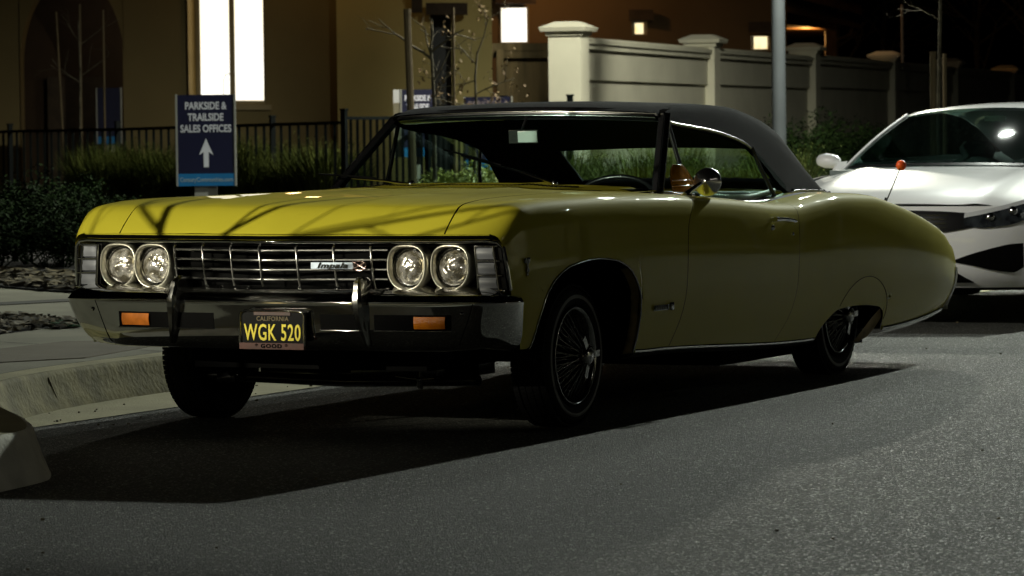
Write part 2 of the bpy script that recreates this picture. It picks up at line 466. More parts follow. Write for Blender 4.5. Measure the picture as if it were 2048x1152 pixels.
# rear bumper: slim blade wrapping both corners
def rbrow(z):
    row = []
    ue = urr(z)
    for y in (-1,):
        a = side(ue - .035, z, -1, .003); b = side(ue - .004, z, -1, .008); row += [a, b]
    row += [(ue + .012, -(Ym(ue) - .03), z)] + [(ue + .02 + .05 * (1 - v * v), v * (Ym(ue) - .07), z) for v in lin(-1, 1, 15)] + [(ue + .012, (Ym(ue) - .03), z)]
    b = side(ue - .004, z, 1, .008); a = side(ue - .035, z, 1, .003); row += [b, a]
    return row


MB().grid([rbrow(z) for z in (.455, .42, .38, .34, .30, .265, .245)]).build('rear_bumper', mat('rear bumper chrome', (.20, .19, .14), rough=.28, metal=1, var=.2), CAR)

# ---- front end -------------------------------------------------------------
def uG(v): return -.878 + .14 * abs(v)


# black fascia behind everything
MB().grid([[(uG(v) + .075, v, z) for v in lin(-.93, .93, 31)] for z in (.775, .6, .42, .37)]).build('front_backing', BLACK, CAR)
# chrome moulding under the hood edge
def hbar(z, v0, v1, r, du=0.0, n=31, sq=1.0): return MB().tube([(uG(v) + du, v, z) for v in lin(v0, v1, n)], r, 8, squash=sq)


hbar(.760, -.80, .80, .0085, -.045).build('grille_header', CHROME, CAR)
for s in (-1, 1):
    # outer chrome surround of the marker lamp, following the fender edge
    pth = [(uG(.80) - .045, s * .80, .760), (-.805, s * .88, .762), (-.796, s * .925, .757), (-.788, s * .946, .735), (-.775, s * .955, .66), (-.760, s * .960, .575)]
    MB().tube(pth, .0085, 8).build('fender_edge_moulding', CHROME, CAR)
GR = thing_grille = None
gb = MB()
def uGr(v): return -.912 + .22 * abs(v - .03)
for z in (.726, .689, .652, .615): gb.tube([(uGr(v) - .012, v, z) for v in lin(-.468, .468, 21)], .0055, 8)
grille = gb.build('grille', GCHR, CAR)
for k in range(-3, 4):
    v = .03 + k * .145
    gv = MB(); gv.tube([(uGr(v) - .004, v, .745), (uGr(v) - .019, v, .735), (uGr(v) - .020, v - .005, .68), (uGr(v) - .018, v - .012, .608), (uGr(v) - .012, v - .014, .590)], [.0068, .0055, .0042, .0044, .006], 6); gv.build('upright', GCHR, grille)
# radiator shapes behind the bars
rb = MB()
rb.box((-.82, -.40, .52), (-.80, .40, .735))
rb.build('radiator', BLACK, CAR, smooth=False)

# headlamps
def hl_ring(cu, cv, cz, r, dx, sxx=1.0):
    R_ = []
    for k in range(40):
        a = 2 * math.pi * k / 40; c_, s_ = math.cos(a), math.sin(a)
        e = 2.9 if s_ > 0 else 2.15
        q = (abs(c_) ** e + abs(s_) ** e) ** (-1 / e)
        R_.append((cu + dx + .03 * (s_ * q * r) , cv + c_ * q * r * .945, cz + s_ * q * r * (1.04 if s_ < 0 else .97)))
    return R_


BZ = .663
for v in (-.735, -.562, .562, .735):
    cu = uG(v) - .035
    hl = MB().grid([hl_ring(cu, v, BZ, r, dx) for r, dx in ((.088, .05), (.0905, .015), (.089, -.004), (.085, -.013), (.080, -.012), (.0775, -.002), (.074, .022), (.071, .034))], close=True).build('headlight', BEZEL, CAR)
    MB().grid([hl_ring(cu, v, BZ, r, dx) for r, dx in ((.090, .052), (.06, .055), (.02, .055))], close=True).build('lamp_bucket', BLACK, hl)
    ring = MB().lathe([(.0705, .03), (.0725, .018), (.070, .010), (.066, .012)], (cu, v, BZ - .002), (-1, 0, .05), 32)
    # lathe axis points forward, so push ring back
    for i, p in enumerate(ring.v): ring.v[i] = (p[0] + .045, p[1], p[2])
    ring.build('retaining_ring', CHROMED, hl)
    MB().lathe([(.067, -.022), (.060, -.010), (.048, -.002), (.03, .004), (.012, .006), (.001, .0065)], (cu + .012, v, BZ - .002), (-1, 0, .05), 32).build('lens', HEADGLASS, hl)
# marker lamps
for s in (-1, 1):
    ml = thing_part = MB().box((-.70, 0, 0), (-.69, .001, .001))
    fr = MB()
    def mp_(a, b, du=0.0):   # a 0..1 outward, b 0..1 upward
        v = .836 + .102 * a - .012 * b * a; u = uG(.83) - .036 + .012 * a * a + du - .004 * b
        return (u, s * (v + .012 * (1 - b)), .576 + .166 * b)
    for b0 in (0.0, .333, .667, 1.0): fr.tube([mp_(a, b0, -.004) for a in lin(0, 1, 5)], .0048, 6)
    for a0 in (0.0, .80): fr.tube([mp_(a0, b, -.004) for b in lin(0, 1, 5)], .0055, 6)
    frame = fr.build('marker_lamp', CHROME, CAR)
    for k in range(3):
        b0, b1 = k / 3 + .045, (k + 1) / 3 - .045
        MB().grid([[mp_(a, b, -.001 - .006 * math.sin(math.pi * (b - b0) / (b1 - b0))) for a in lin(.05, .74, 6)] for b in lin(b0, b1, 5)]).build('lens', GREYLENS, frame)
    MB().grid([[mp_(a, b, .008) for a in lin(-.12, 1.05, 8)] for b in lin(0, 1.02, 5)]).build('lamp_recess', GBLACK, frame)

# front bumper surface: path in plan, profile across
bpath = [(-.70, .985), (-.725, .986), (-.76, .986), (-.825, .965), (-.862, .92), (-.880, .86), (-.893, .75), (-.912, .55), (-.930, .3), (-.936, 0.0)]
bpath = [(x, -y) for x, y in bpath] + [(x, y) for x, y in bpath[::-1][1:]]
_bp = np.array(bpath); _cum = np.concatenate([[0], np.cumsum(np.linalg.norm(np.diff(_bp, axis=0), axis=1))]); BLEN = _cum[-1]


def _cr(i, t):
    P = [_bp[max(0, min(len(_bp) - 1, i + k))] for k in (-1, 0, 1, 2)]
    return .5 * ((2 * P[1]) + (-P[0] + P[2]) * t + (2 * P[0] - 5 * P[1] + 4 * P[2] - P[3]) * t * t + (-P[0] + 3 * P[1] - 3 * P[2] + P[3]) * t**3)


def bpt(l):
    i = int(np.searchsorted(_cum, l)) - 1; i = max(0, min(len(_bp) - 2, i)); t = (l - _cum[i]) / (_cum[i + 1] - _cum[i]); return _cr(i, t)


bprof = [(-.11, .592), (-.075, .585), (-.035, .566), (-.008, .545), (.000, .532), (.0015, .527), (.000, .515), (-.003, .480), (-.0058, .44), (-.010, .40), (-.018, .372), (-.036, .352), (-.070, .342), (-.12, .345)]
bof = crv([(-z, o) for o, z in bprof[2:13]])


def bump(l, z, off=0.0, o=None):
    p = bpt(l); e = .01; t = bpt(min(BLEN, l + e)) - bpt(max(0, l - e)); t = t / np.linalg.norm(t); n = np.array([-t[1], t[0]])
    if n[0] * p[0] + n[1] * p[1] * .3 < 0 and abs(p[1]) < .9: n = -n
    if abs(p[1]) >= .9 and n[1] * p[1] < 0: n = -n
    oo = (bof(-z) if o is None else o) + off
    q = p + n * oo
    # lower edge climbs and tucks in towards the ends
    a = abs(p[1]); k = max(0, min(1, (a - .70) / .28))
    low = max(0, (.53 - z) / .19); fr_ = max(0, min(1, (-.70 - p[0]) / .12))
    return (q[0] + k * .03 * low, q[1] * (1 - .075 * fr_ * k * low * low - .01 * low * k), z + .012 * k * low * fr_)


ls = lin(0, BLEN, 90)
FB = MB().grid([[bump(l, z, 0, o) for l in ls] for o, z in bprof]).build('front_bumper', CHROME, CAR)
MB().tube([bump(l, .530, .001, 0) for l in lin(.06, BLEN - .06, 80)], .0035, 6).build('bumper_crease', CHROME, FB)


def l_of_v(v):
    lo, hi = 0, BLEN
    for _ in range(40):
        m = (lo + hi) / 2
        if bpt(m)[1] < v: lo = m
        else: hi = m
    return lo


def bplate(name, v0, v1, z0, z1, off, material, parent, n=14, slant0=0.0, slant1=0.0, bulge=0.0):
    G = []
    zs = lin(z0, z1, 7)
    for z in zs:
        k = (z - z0) / (z1 - z0)
        G.append([bump(l_of_v(v), z, off + bulge * math.sin(math.pi * k)) for v in lin(v0 + slant0 * k, v1 + slant1 * k, n)])
    return MB().grid(G).build(name, material, parent)


for s in (-1, 1):
    lo, hi = (-.775, -.46) if s < 0 else (.44, .685); bplate('bumper_slot', lo, hi, .425, .484, .0015, BLACK, FB, slant0=(-.02 if s < 0 else 0) * -1 * 0, slant1=0)
    lo, hi = sorted((s * .235, s * .405)); bplate('bumper_slot', lo, hi, .425, .484, .0015, BLACK, FB)
    for a, b in (((.46, .775) if s < 0 else (.44, .685)), (.235, .405)):
        MB().tube([bump(l_of_v(s * v), .423, .004) for v in lin(a, b, 12)], .0032, 6).build('slot_lip', CHROME, FB)
    lo, hi = (-.752, -.625) if s < 0 else (.535, .665); tl = bplate('turn_signal', lo, hi, .432, .478, .008, AMBER if s < 0 else AMBERSHD, FB, bulge=.004)
    # seam in the bumper near the end, bolts
    MB().tube([bump(l_of_v(s * ((.86 if s < 0 else .80) - .05 * k)), .528 - .18 * k, .0005) for k in lin(0, 1, 10)], .0015, 5).build('bumper_seam', BLACK, FB)
    MB().lathe([(.0, .006), (.006, .005), (.009, 0)], bump((.30 if s < 0 else BLEN - .30), .49, .0), (-.5, s * .8, 0), 10).build('bumper_bolt', CHROME, FB)
    # bumper guard
    gp = MB()
    c0 = [(-.915, .395, .628), (-.950, .402, .605), (-.972, .408, .545), (-.968, .410, .50), (-.950, .418, .43), (-.925, .432, .365)]
    secs = []
    for (x, y, z), w in zip(c0, (.010, .017, .021, .020, .015, .007)):
        secs.append([(x + .10, s * y - w, z - .01), (x + .012, s * y - w, z), (x, s * y - w * .5, z), (x, s * y + w * .5, z), (x + .012, s * y + w, z), (x + .10, s * y + w, z - .01)])
    gp.grid(secs); gp.add(secs[0], [(0, 1, 2, 3, 4, 5)]); gp.add(secs[-1], [(5, 4, 3, 2, 1, 0)])
    gp.build('bumper_guard', CHROMED, FB, angle=35)
# centre ledge in front of grille (valance)
MB().grid([[(uG(v) - .0 + o, v, z) for v in lin(-.48, .48, 21)] for o, z in ((.05, .586), (-.03, .584), (-.07, .575), (-.085, .560))]).build('grille_valance', CHROMED, CAR)
vb = MB()
for v in (-.30, .21, .28, .08, -.14): vb.lathe([(0, .006), (.006, .005), (.009, 0)], (uG(v) - .06, v, .583), (-.3, 0, 1), 10)
vb.build('valance_bolts', CHROME, CAR)

# script badge on the grille
bc_v = -.275
BDY, BDZ = -.262, .668
bd = MB().obox((uG(BDY) - .034, BDY, BDZ), (.004, 0, 0), (-.012, .086, 0), (0, 0, .0125)).build('grille_badge', BADGE, CAR, smooth=False)
text_mesh('badge_script', 'Impala', .030, (uG(BDY) - .0405, BDY, BDZ), (.14, -1, 0), (0, 0, 1), CHROME, bd, extrude=.0015, bold=.0006, sx=1.45, shear=.35, spacing=1.1)
EY = BDY - .115
em = MB().tube([(uG(EY) - .046, EY + .026 * math.cos(a), .668 + .019 * math.sin(a)) for a in [2 * math.pi * k / 20 for k in range(20)]], .0028, 6, closed=True)
em.tube([(uG(EY) - .049, EY - .027, .656), (uG(EY) - .05, EY + .027, .683)], .004, 6); em.tube([(uG(EY) - .049, EY - .027, .681), (uG(EY) - .05, EY + .027, .655)], .004, 6)
em.obox((uG(EY) - .05, EY - .017, .675), (.002, 0, 0), (0, .010, 0), (0, 0, .006)); em.obox((uG(EY) - .05, EY + .017, .675), (.002, 0, 0), (0, .010, 0), (0, 0, .006))
em.build('crossed_flags_emblem', mat('emblem chrome', (.75, .55, .52), rough=.15, metal=1, var=.2, vscale=80), CAR)
# fender flags emblem and script
for s in (-1, 1):
    e = MB(); c = np.array(side(-.655, .665, s, .004))
    e.tube([c + (-.014, 0, .028), c + (.010, 0, -.024)], .0045, 6); e.tube([c + (.014, 0, .028), c + (-.010, 0, -.024)], .0045, 6)
    e.obox(c + (.010, 0, .020), (.012, 0, 0), (0, .002, 0), (0, 0, .010)); e.obox(c + (-.012, 0, .018), (.012, 0, 0), (0, .002, 0), (0, 0, .009)); e.obox(c + (0, 0, -.030), (.005, 0, 0), (0, .002, 0), (0, 0, .010))
    e.build('fender_emblem', CHROMED, CAR)
    e = MB(); G = [[side(u, z, s, .006) for u in lin(.50, .655, 6)] for z in (.456, .432)]; e.grid(G)
    for k in range(6): c = np.array(side(.505 + .024 * k, .445, s, .009)); e.tube([c + (0, 0, -.010), c + (.006, 0, .010), c + (.014, 0, -.008)], .0022, 5)
    c = np.array(side(.675, .446, s, .009)); e.obox(c, (.016, 0, 0), (0, .003, 0), (0, 0, .016))
    e.build('fender_badge', CHROMED, CAR)

# licence plate
pu = -.958; PYc = -.045
plate = MB().box((pu - .004, PYc - .136, .360), (pu + .02, PYc + .136, .492)).build('license_plate', mat('plate black', (.005, .005, .005), rough=.6, spec=.1, var=.2), CAR, smooth=False)
fr = [(pu - .010, PYc + y * .89, z) for y, z in [(-.158, .366), (-.158, .482), (-.150, .493), (-.13, .497), (.13, .497), (.150, .493), (.158, .482), (.158, .366)]]
MB().tube(fr, .0045, 8).build('plate_frame', CHROME, plate)
PY = mat('plate yellow', (.80, .66, .03), rough=.5, var=.1, vscale=60)
text_mesh('plate_number', 'WGK 520', .088, (pu - .0055, PYc, .411), (0, -1, 0), (0, 0, 1), PY, plate, extrude=.0015, bold=.0012, sx=.625, spacing=1.10)
text_mesh('state_name', 'CALIFORNIA', .024, (pu - .0055, PYc, .466), (0, -1, 0), (0, 0, 1), mat('plate faded yellow', (.10, .07, .025), rough=.6, var=.2), plate, extrude=.001, bold=.0005, sx=.95, spacing=1.1)
MB().box((pu - .016, PYc - .141, .350), (pu - .003, PYc + .141, .374)).build('frame_bottom', mat('plate frame rust', (.07, .012, .003), rough=.5, var=.25, vscale=30), plate, smooth=False)
text_mesh('frame_text', '* GOOD *', .021, (pu - .0172, PYc, .362), (0, -1, 0), (0, 0, 1), BLACK, plate, extrude=.001, bold=.0008, sx=1.25, spacing=1.25)
MB().box((pu - .009, PYc - .08, .480), (pu - .004, PYc + .08, .494)).build('frame_top', mat('frame top rust', (.04, .010, .005), rough=.5, var=.3, vscale=40), plate, smooth=False)

# underbody, subframe
ub = MB(); ub.box((.42, -.86, .235), (2.45, .86, .33)); ub.box((3.4, -.80, .21), (4.38, .80, .40)); ub.box((-.60, -.52, .25), (.45, .52, .60)); ub.box((2.4, -.6, .26), (3.45, .6, .6)); ub.box((2.1, -.62, .10), (3.95, .62, .262))  # low rear box added to hide lit ground seen beneath the sill
ub.build('underbody', BLACK, CAR, smooth=False)
sf = MB(); sf.box((-.35, -.42, .19), (.20, -.05, .27)); sf.box((-.25, -.42, .175), (.05, .42, .24)); sf.tube([(-.35, -.62, .20), (-.30, 0, .18), (-.35, .60, .20)], .022, 8)
sf.tube([(-.42, -.40, .30), (-.42, -.40, .165)], .008, 8); sf.tube([(-.40, .45, .20), (-.42, .52, .19)], .02, 8)
sf.build('front_suspension', GBLACK, CAR)
dc = MB(); dc.lathe([(0, .02), (.008, .018), (.011, .008), (.006, 0), (.010, -.012), (.005, -.02), (0, -.028)], (-.44, -.40, .195), (0, 0, 1), 12)
dc.tube([(-.44, -.47, .212), (-.44, -.43, .208), (-.44, -.37, .208), (-.44, -.30, .216)], .004, 6)
dc.build('tow_fitting', CHROMED, CAR)
MB().tube([(-.50, .62, .36), (-.50, .72, .352), (-.50, .80, .36)], .018, 8).build('bumper_bracket', BLACK, CAR)

# ---- wheels ---------------------------------------------------------------
def wheel(cx, cy, s, cz=.28, rs=1.0):
    w = []
    prof = []
    for k in range(25):
        a = math.pi * 2 * k / 24
        ca, sa = math.cos(a), math.sin(a); e = 2.6
        q = (abs(ca) ** e + abs(sa) ** e) ** (-1 / e)
        prof.append((.232 + .048 * ca * q * (1.0 if ca > 0 else .9), .085 * sa * q))
    body = MB().lathe(prof, (cx, cy, cz), (0, s, 0), 56)
    tyre = body.build('wheel', RUBBER, CAR)
    tread = MB()
    for k in range(84):
        a = 2 * math.pi * k / 84
        for j in (-2, -1, 0, 1, 2):
            r = .279; aa = a + (.018 if j % 2 else 0); c = np.array([cx + r * math.cos(aa), cy + j * .030, cz + r * math.sin(aa)])
            t = np.array([-math.sin(aa), 0, math.cos(aa)]); nn = np.array([math.cos(aa), 0, math.sin(aa)])
            tread.obox(c, t * .0085, np.array([0, .011, 0]), nn * .0035)
    tread.build('tread', RUBBER, tyre, smooth=False)
    MB().lathe([(.229, .0862), (.233, .0875), (.240, .0868), (.243, .0855)], (cx, cy, cz), (0, s, 0), 56).build('whitewall', WHITEWALL, tyre)
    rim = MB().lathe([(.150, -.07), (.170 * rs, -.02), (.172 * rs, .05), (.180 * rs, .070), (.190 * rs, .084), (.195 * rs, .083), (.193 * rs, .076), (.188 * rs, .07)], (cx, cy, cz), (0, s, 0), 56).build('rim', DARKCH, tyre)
    sp = MB()
    for ring, (n, ro, ho, ri, hi, tw) in enumerate(((36, .178 * rs, .062, .030, .125, .30), (36, .170 * rs, .0, .034, .075, -.28))):
        for k in range(n):
            a = 2 * math.pi * k / n + ring * .08; b = a + (tw if k % 2 else -tw)
            sp.tube([(cx + ro * math.cos(a), cy + s * ho, cz + ro * math.sin(a)), (cx + ri * math.cos(b), cy + s * hi, cz + ri * math.sin(b))], .0022, 4, cap=False)
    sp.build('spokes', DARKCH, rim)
    hub = MB().lathe([(.036, -.02), (.036, .10), (.044, .12), (.046, .135), (.040, .146), (.034, .150), (.030, .147), (.018, .150), (0, .151)], (cx, cy, cz), (0, s, 0), 28)
    for k in range(3):
        a = math.radians(5 + 120 * k) if s < 0 else math.radians(65 + 120 * k)
        dv = np.array([math.cos(a), 0, math.sin(a)]); tv = np.array([-math.sin(a), 0, math.cos(a)])
        hub.obox(np.array([cx, cy + s * .138, cz]) + dv * .066, dv * .026, tv * .013, np.array([0, .006, 0]))
    hub.build('knock_off_hub', DARKCH, rim, angle=40)
    MB().lathe([(.165, -.03), (.09, -.05), (0, -.05)], (cx, cy, cz), (0, s, 0), 28).build('brake_drum', BLACK, rim)


for s in (-1, 1):
    wheel(0.0, s * .794, s)
    wheel(3.050, s * .755, s, .284, .92)

# ---- windscreen, soft top -----------------------------------------------
def ws(a, b, off=0.0):   # a -1..1 across, b 0..1 up
    u = (.80 + .22 * abs(a) ** 2.2) * (1 - b) + (1.365 + .045 * abs(a) ** 2) * b
    y = a * (.785 * (1 - b) + .655 * b); z = (.942 - .034 * a * a) * (1 - b) + (1.262 - .016 * a * a) * b
    return (u - off, y, z + .01 * math.sin(math.pi * b) * (1 - a * a) + off * .6)


MB().grid([[ws(a, b) for a in lin(-1, 1, 25)] for b in lin(0, .97, 9)]).build('windscreen', WPANE, CAR)
MB().tube([ws(a, 0.0, .004) for a in lin(-1, 1, 25)], .006, 6).build('windscreen_moulding', CHROMED, CAR)
for s in (-1, 1):
    ap = MB(); p0 = np.array(ws(s, -.02)); p1 = np.array(ws(s, 1.0))
    n = 8; secs = []
    for k in range(n + 1):
        c = p0 + (p1 - p0) * k / n; w = .030
        secs.append([c + (-.004, -s * .022, 0), c + (-.014, -s * .006, 0), c + (-.012, s * .010, 0), c + (.02, s * .022, -.004), c + (.045, s * .015, -.010), c + (.03, -s * .02, -.01)])
    ap.grid(secs, close=True).build('a_pillar', GBLACK, CAR, angle=40)
    MB().tube([p0 + (-.014, s * .010, 0) + (p1 - p0) * t for t in lin(0, 1, 8)], .0032, 6).build('pillar_moulding', CHROMED, CAR)
# soft top
RU = [1.36, 1.40, 1.47, 1.55, 1.7, 1.85, 2.0, 2.17, 2.28, 2.33, 2.40, 2.5, 2.6, 2.68, 2.77, 2.86, 2.92, 2.98, 3.06, 3.14, 3.24, 3.29, 3.34, 3.37, 3.40]
ze_ = crv([(1.36, 1.246), (1.42, 1.262), (1.55, 1.279), (1.85, 1.281), (2.17, 1.272), (2.45, 1.236), (2.77, 1.155), (2.95, 1.066), (3.12, .975), (3.34, .868), (3.42, .845)])
zr_ = crv([(1.36, 1.228), (1.45, 1.205), (1.9, 1.165), (2.28, 1.10), (2.34, 1.075), (2.45, 1.01), (2.66, .885), (2.75, .868), (3.42, .84)])
def roofsec(u):
    ze = ze_(u); zr = min(zr_(u), ze - .006); half = .625 + .02 * max(0, min(1, (u - 2.4) / .8))
    pts = []
    for k, dz in ((0, .022), (.12, .0215), (.24, .021), (.36, .019), (.48, .016), (.60, .0135), (.70, .0115), (.80, .009), (.90, .005), (1.0, 0)): pts.append((k * half, ze + dz * (1 if u < 2.6 else .8)))
    for k in (.15, .35, .6, .8, 1.0):
        z = ze + (zr - ze) * k; yb = half + .018 * math.sqrt(min(1, k * 3)) + (ze - z) * .24; pts.append((yb, z))
    return pts


G = []
for u in RU:
    S = roofsec(u); G.append([(u, -y, z) for y, z in S[::-1]] + [(u, y, z) for y, z in S[1:]])
NC = len(G[0]); MID = NC // 2
iu0, iu1 = RU.index(2.92), RU.index(3.24)


def hole(i, j):
    if not (iu0 <= i < iu1): return False
    c = abs(j + .5 - MID)
    lim = 8
    return c < lim


MB().grid(G, skip=hole).build('soft_top', FABRIC, CAR)
# inside liner slightly smaller so the top has thickness
G2 = [[(p[0] + .0, p[1] * .985, p[2] - .015) for p in r] for r in G]
MB().grid(G2, skip=hole).build('headliner', BLACK, CAR)
MB().grid([[(p[0] + .002, p[1], p[2] - .008) for p in r[MID - 8:MID + 9]] for r in G[iu0:iu1 + 1]]).build('rear_window', PANE, CAR)
rw = []
for i in range(iu0, iu1 + 1): rw.append(np.array(G[i][MID - 8]))
for j in range(MID - 8, MID + 9): rw.append(np.array(G[iu1][j]))
for i in range(iu1, iu0 - 1, -1): rw.append(np.array(G[i][MID + 8]))
for j in range(MID + 8, MID - 9, -1): rw.append(np.array(G[iu0][j]))
MB().tube([p + (0, 0, -.004) for p in rw], .014, 6, closed=True).build('rear_window_frame', FABRIC, CAR)
# header bow with two bright beads
def hd(y, du, dz): k = (y / .655); return (1.352 + .05 * k * k + du, y, 1.252 - .018 * k * k + dz)
MB().grid([[hd(y, du, dz) for y in lin(-.665, .665, 25)] for du, dz in ((.06, .028), (.015, .022), (-.006, .012), (-.012, 0), (-.008, -.014), (.01, -.024), (.06, -.03))]).build('header_bow', GBLACK, CAR)
MB().tube([hd(y, -.011, .006) for y in lin(-.66, .66, 25)], .0035, 6).build('header_bead', CHROMED, CAR)
MB().tube([hd(y, -.009, -.012) for y in lin(-.66, .66, 25)], .003, 6).build('header_bead', CHROMED, CAR)
for s in (-1, 1):
    MB().tube([(u, s * (roofsec(u)[-1][0] + .004), roofsec(u)[-1][1]) for u in RU[1:10]], .006, 6).build('drip_rail', CHROMED, CAR)
    # bead trim round the base of the top
    bt = MB(); pth = [(u, s * (roofsec(u)[-1][0] + .022), zc(u) + .012) for u in lin(2.70, 3.36, 14)]
    bt.tube(pth, .006, 6)
    for p in pth[::2]: bt.lathe([(0, .012), (.007, .009), (.009, 0)], (p[0], p[1], p[2]), (0, 0, 1), 8)
    bt.build('top_bead_trim', CHROMED, CAR)
    # side glass frames: vent bar and quarter bar
    def sw(u, z): return (u, s * (.655 + (1.22 - z) * .27 + .0), z)
    MB().tube([sw(1.44, 1.20), sw(1.46, .885)], .011, 6).build('vent_bar', GBLACK, CAR)
    MB().tube([sw(2.33, 1.085), sw(2.37, .99), sw(2.45, .86)], .010, 6).build('quarter_bar', GBLACK, CAR)
    MB().grid([[sw(u, max(min(zr_(u) + .01, 1.0 if False else 9), .86)) for u in lin(1.44, 2.62, 14)], [sw(u, .86) for u in lin(1.44, 2.62, 14)]]).build('side_window', PANE, CAR)
    MB().tube([(u, s * .775, zc(u) + .012) for u in lin(1.0, 1.45, 6)], .0085, 6).build('vent_sill', CHROME, CAR)
    MB().tube([(u, s * .79, zc(u) + .006) for u in lin(1.45, 2.3, 12)], .005, 6).build('belt_moulding', GBLACK, CAR)
# amber wind deflector at the driver's vent window
def defl(a, b):
    w = .135 * math.sqrt(max(0, 1 - (b * .93) ** 2)); x = 1.27 + a * w * .95 + .02 * b
    return (x, -.800 - .030 * math.cos(a * 1.2) + .045 * b, .905 + .115 * b)
wd = MB().grid([[defl(a, b) for a in lin(-1, 1, 11)] for b in lin(0, 1, 9)]).build('vent_deflector', AMBPANE, CAR)
MB().tube([defl(a, .42) for a in lin(-1, 1, 11)], .003, 5).build('rib', AMBPANE, wd); MB().tube([defl(a, .22) for a in lin(-1, 1, 11)], .003, 5).build('rib', AMBPANE, wd); MB().tube([defl(1, b) for b in lin(0, 1, 9)] + [defl(-1, b) for b in lin(1, 0, 9)], .003, 5).build('rim_edge', AMBPANE, wd)

# door mirror (driver): base, arm, round cone head
mirror = MB().lathe([(.0, .016), (.02, .015), (.034, .006), (.038, -.004)], (1.115, -.885, .884), (0, 0, 1), 20).build('door_mirror', CHROME, CAR)
MB().tube([(1.10, -.885, .892), (1.13, -.895, .912), (1.18, -.915, .937), (1.215, -.925, .950)], [.016, .011, .009, .010], 10).build('mirror_arm', CHROME, mirror)
mdir = np.array([-.93, -.22, .10])
MB().lathe([(.0, .052), (.010, .050), (.024, .036), (.042, .018), (.058, .002), (.061, -.006), (.058, -.012), (0, -.012)], (1.235, -.93, .948), mdir, 36).build('mirror_head', mat('mirror shell chrome', (.7, .7, .7), rough=.22, metal=1, var=.05), mirror)
# door handles
for s in (-1, 1):
    h = MB(); a = np.array(side(1.80, .772, s, .026)); b = np.array(side(2.06, .757, s, .026))
    h.tube([a + (b - a) * t + (0, 0, .004 * math.sin(math.pi * t)) for t in lin(0, 1, 9)], [.011, .0115, .0105, .0095, .0095, .0095, .0095, .009, .007], 8)
    for t in (.06, .92):
        c = a + (b - a) * t; h.tube([c, c - (0, s * .03, .002)], .010, 8)
    h.lathe([(0, .012), (.010, .010), (.014, 0)], a + (.012, -s * .02, -.036), (0, s, 0), 14)
    h.build('door_handle', CHROME, CAR)
    MB().lathe([(0, .007), (.007, .005), (.009, 0)], side(2.075, .700, s, .0), (0, s, 0), 12).build('door_lock', CHROME, CAR)
# rear aerial with orange ball
an = MB().lathe([(.0, .05), (.006, .05), (.010, .02), (.016, .004), (.018, -.01)], (3.80, -.80, .775), (.25, 0, .95), 14).build('aerial', GBLACK, CAR)
MB().tube([(3.81, -.80, .80), (3.92, -.80, .885), (4.02, -.80, .965)], .0035, 6).build('aerial_mast', GBLACK, an)
MB().lathe([(.026 * math.sin(math.pi * k / 10) + 1e-4, .026 * math.cos(math.pi * k / 10)) for k in range(11)], (4.035, -.80, .980), (.6, 0, .8), 20).build('aerial_ball', ORANGE, an)
# wipers
for pts_ in (((.80, -.415, .950), (.90, -.22, .995), (1.055, .15, 1.068), [(.97, -.02, 1.03), (1.0, .30, 1.02)]), ((.81, .27, .948), (.84, .42, .965), (.92, .62, .975), None)):
    p0, p1, p2, _ = pts_
    w = MB().tube([p0, p1, p2], [.007, .006, .0045], 6); w.lathe([(0, .02), (.012, .016), (.016, 0), (.016, -.02)], p0, (-.3, 0, 1), 12)
    wi = w.build('wiper', CHROMED, CAR)
    q0 = np.array(p1) * .55 + np.array(p2) * .45
    d = np.array(p2) - np.array(p1); d /= np.linalg.norm(d)
    MB().tube([q0 - d * .05 + (-.012, 0, .008), q0 + d * .12 + (-.012, 0, .01), q0 + d * .34 + (-.008, 0, .006)], .0045, 5).build('wiper_blade', BLACK, wi)
# interior
im = MB().obox((1.20, -.100, 1.148), (.0058, .001, .0006), (-.008, .042, 0), (-.0025, 0, .024)).build('interior_mirror', IMIRROR, CAR, smooth=False)
MB().obox((1.212, -.076, 1.148), (.005, 0, 0), (-.010, .066, 0), (-.0025, 0, .029)).build('mirror_case', GBLACK, im, smooth=False)
MB().tube([(1.21, -.06, 1.16), (1.28, -.06, 1.235)], .007, 6).build('mirror_stem', GBLACK, im)
stw = MB(); sc_ = np.array([1.35, -.44, .868]); ax = np.array([-.85, 0, .53])
stw.tube([sc_ + .19 * (math.cos(a) * np.array([0, 1, 0]) + math.sin(a) * np.array([.53, 0, .85]) * .62) for a in [2 * math.pi * k / 32 for k in range(32)]], .011, 8, closed=True)
stw.tube([sc_ + (0, -.18, 0), sc_ + (-.02, 0, -.01), sc_ + (0, .18, 0)], .009, 6); stw.build('steering_wheel', GBLACK, CAR)
dsh = MB().grid([[(u, v, z) for v in lin(-.76, .76, 9)] for u, z in ((.82, .925), (.95, .925), (1.10, .915), (1.16, .88), (1.16, .60))]).build('dashboard', TRIM, CAR)
st = MB()
for (u0, u1, z0) in ((1.62, 1.86, .86), (2.50, 2.74, .85)):
    G = []
    for k in range(9):
        a = math.pi * k / 8; G.append([(u0 + .10 - .10 * math.cos(a) + (.10 if 1 else 0), v * (.70 if abs(v) < .99 else .70), z0 + .03 * math.sin(a) - (.0 if abs(v) < .95 else .05)) for v in lin(-1, 1, 17)])
    st.grid([[(p[0] - .25, p[1], .35) for p in G[0]]] + G + [[(p[0] + .06, p[1], .35) for p in G[-1]]])
st.build('seats', TRIM, CAR)
MB().box((.7, -.74, .33), (2.9, .74, .36)).build('cabin_floor', TRIM, CAR, smooth=False)
MB().box((2.74, -.70, .34), (3.3, .70, .84)).build('parcel_shelf', TRIM, CAR, smooth=False)
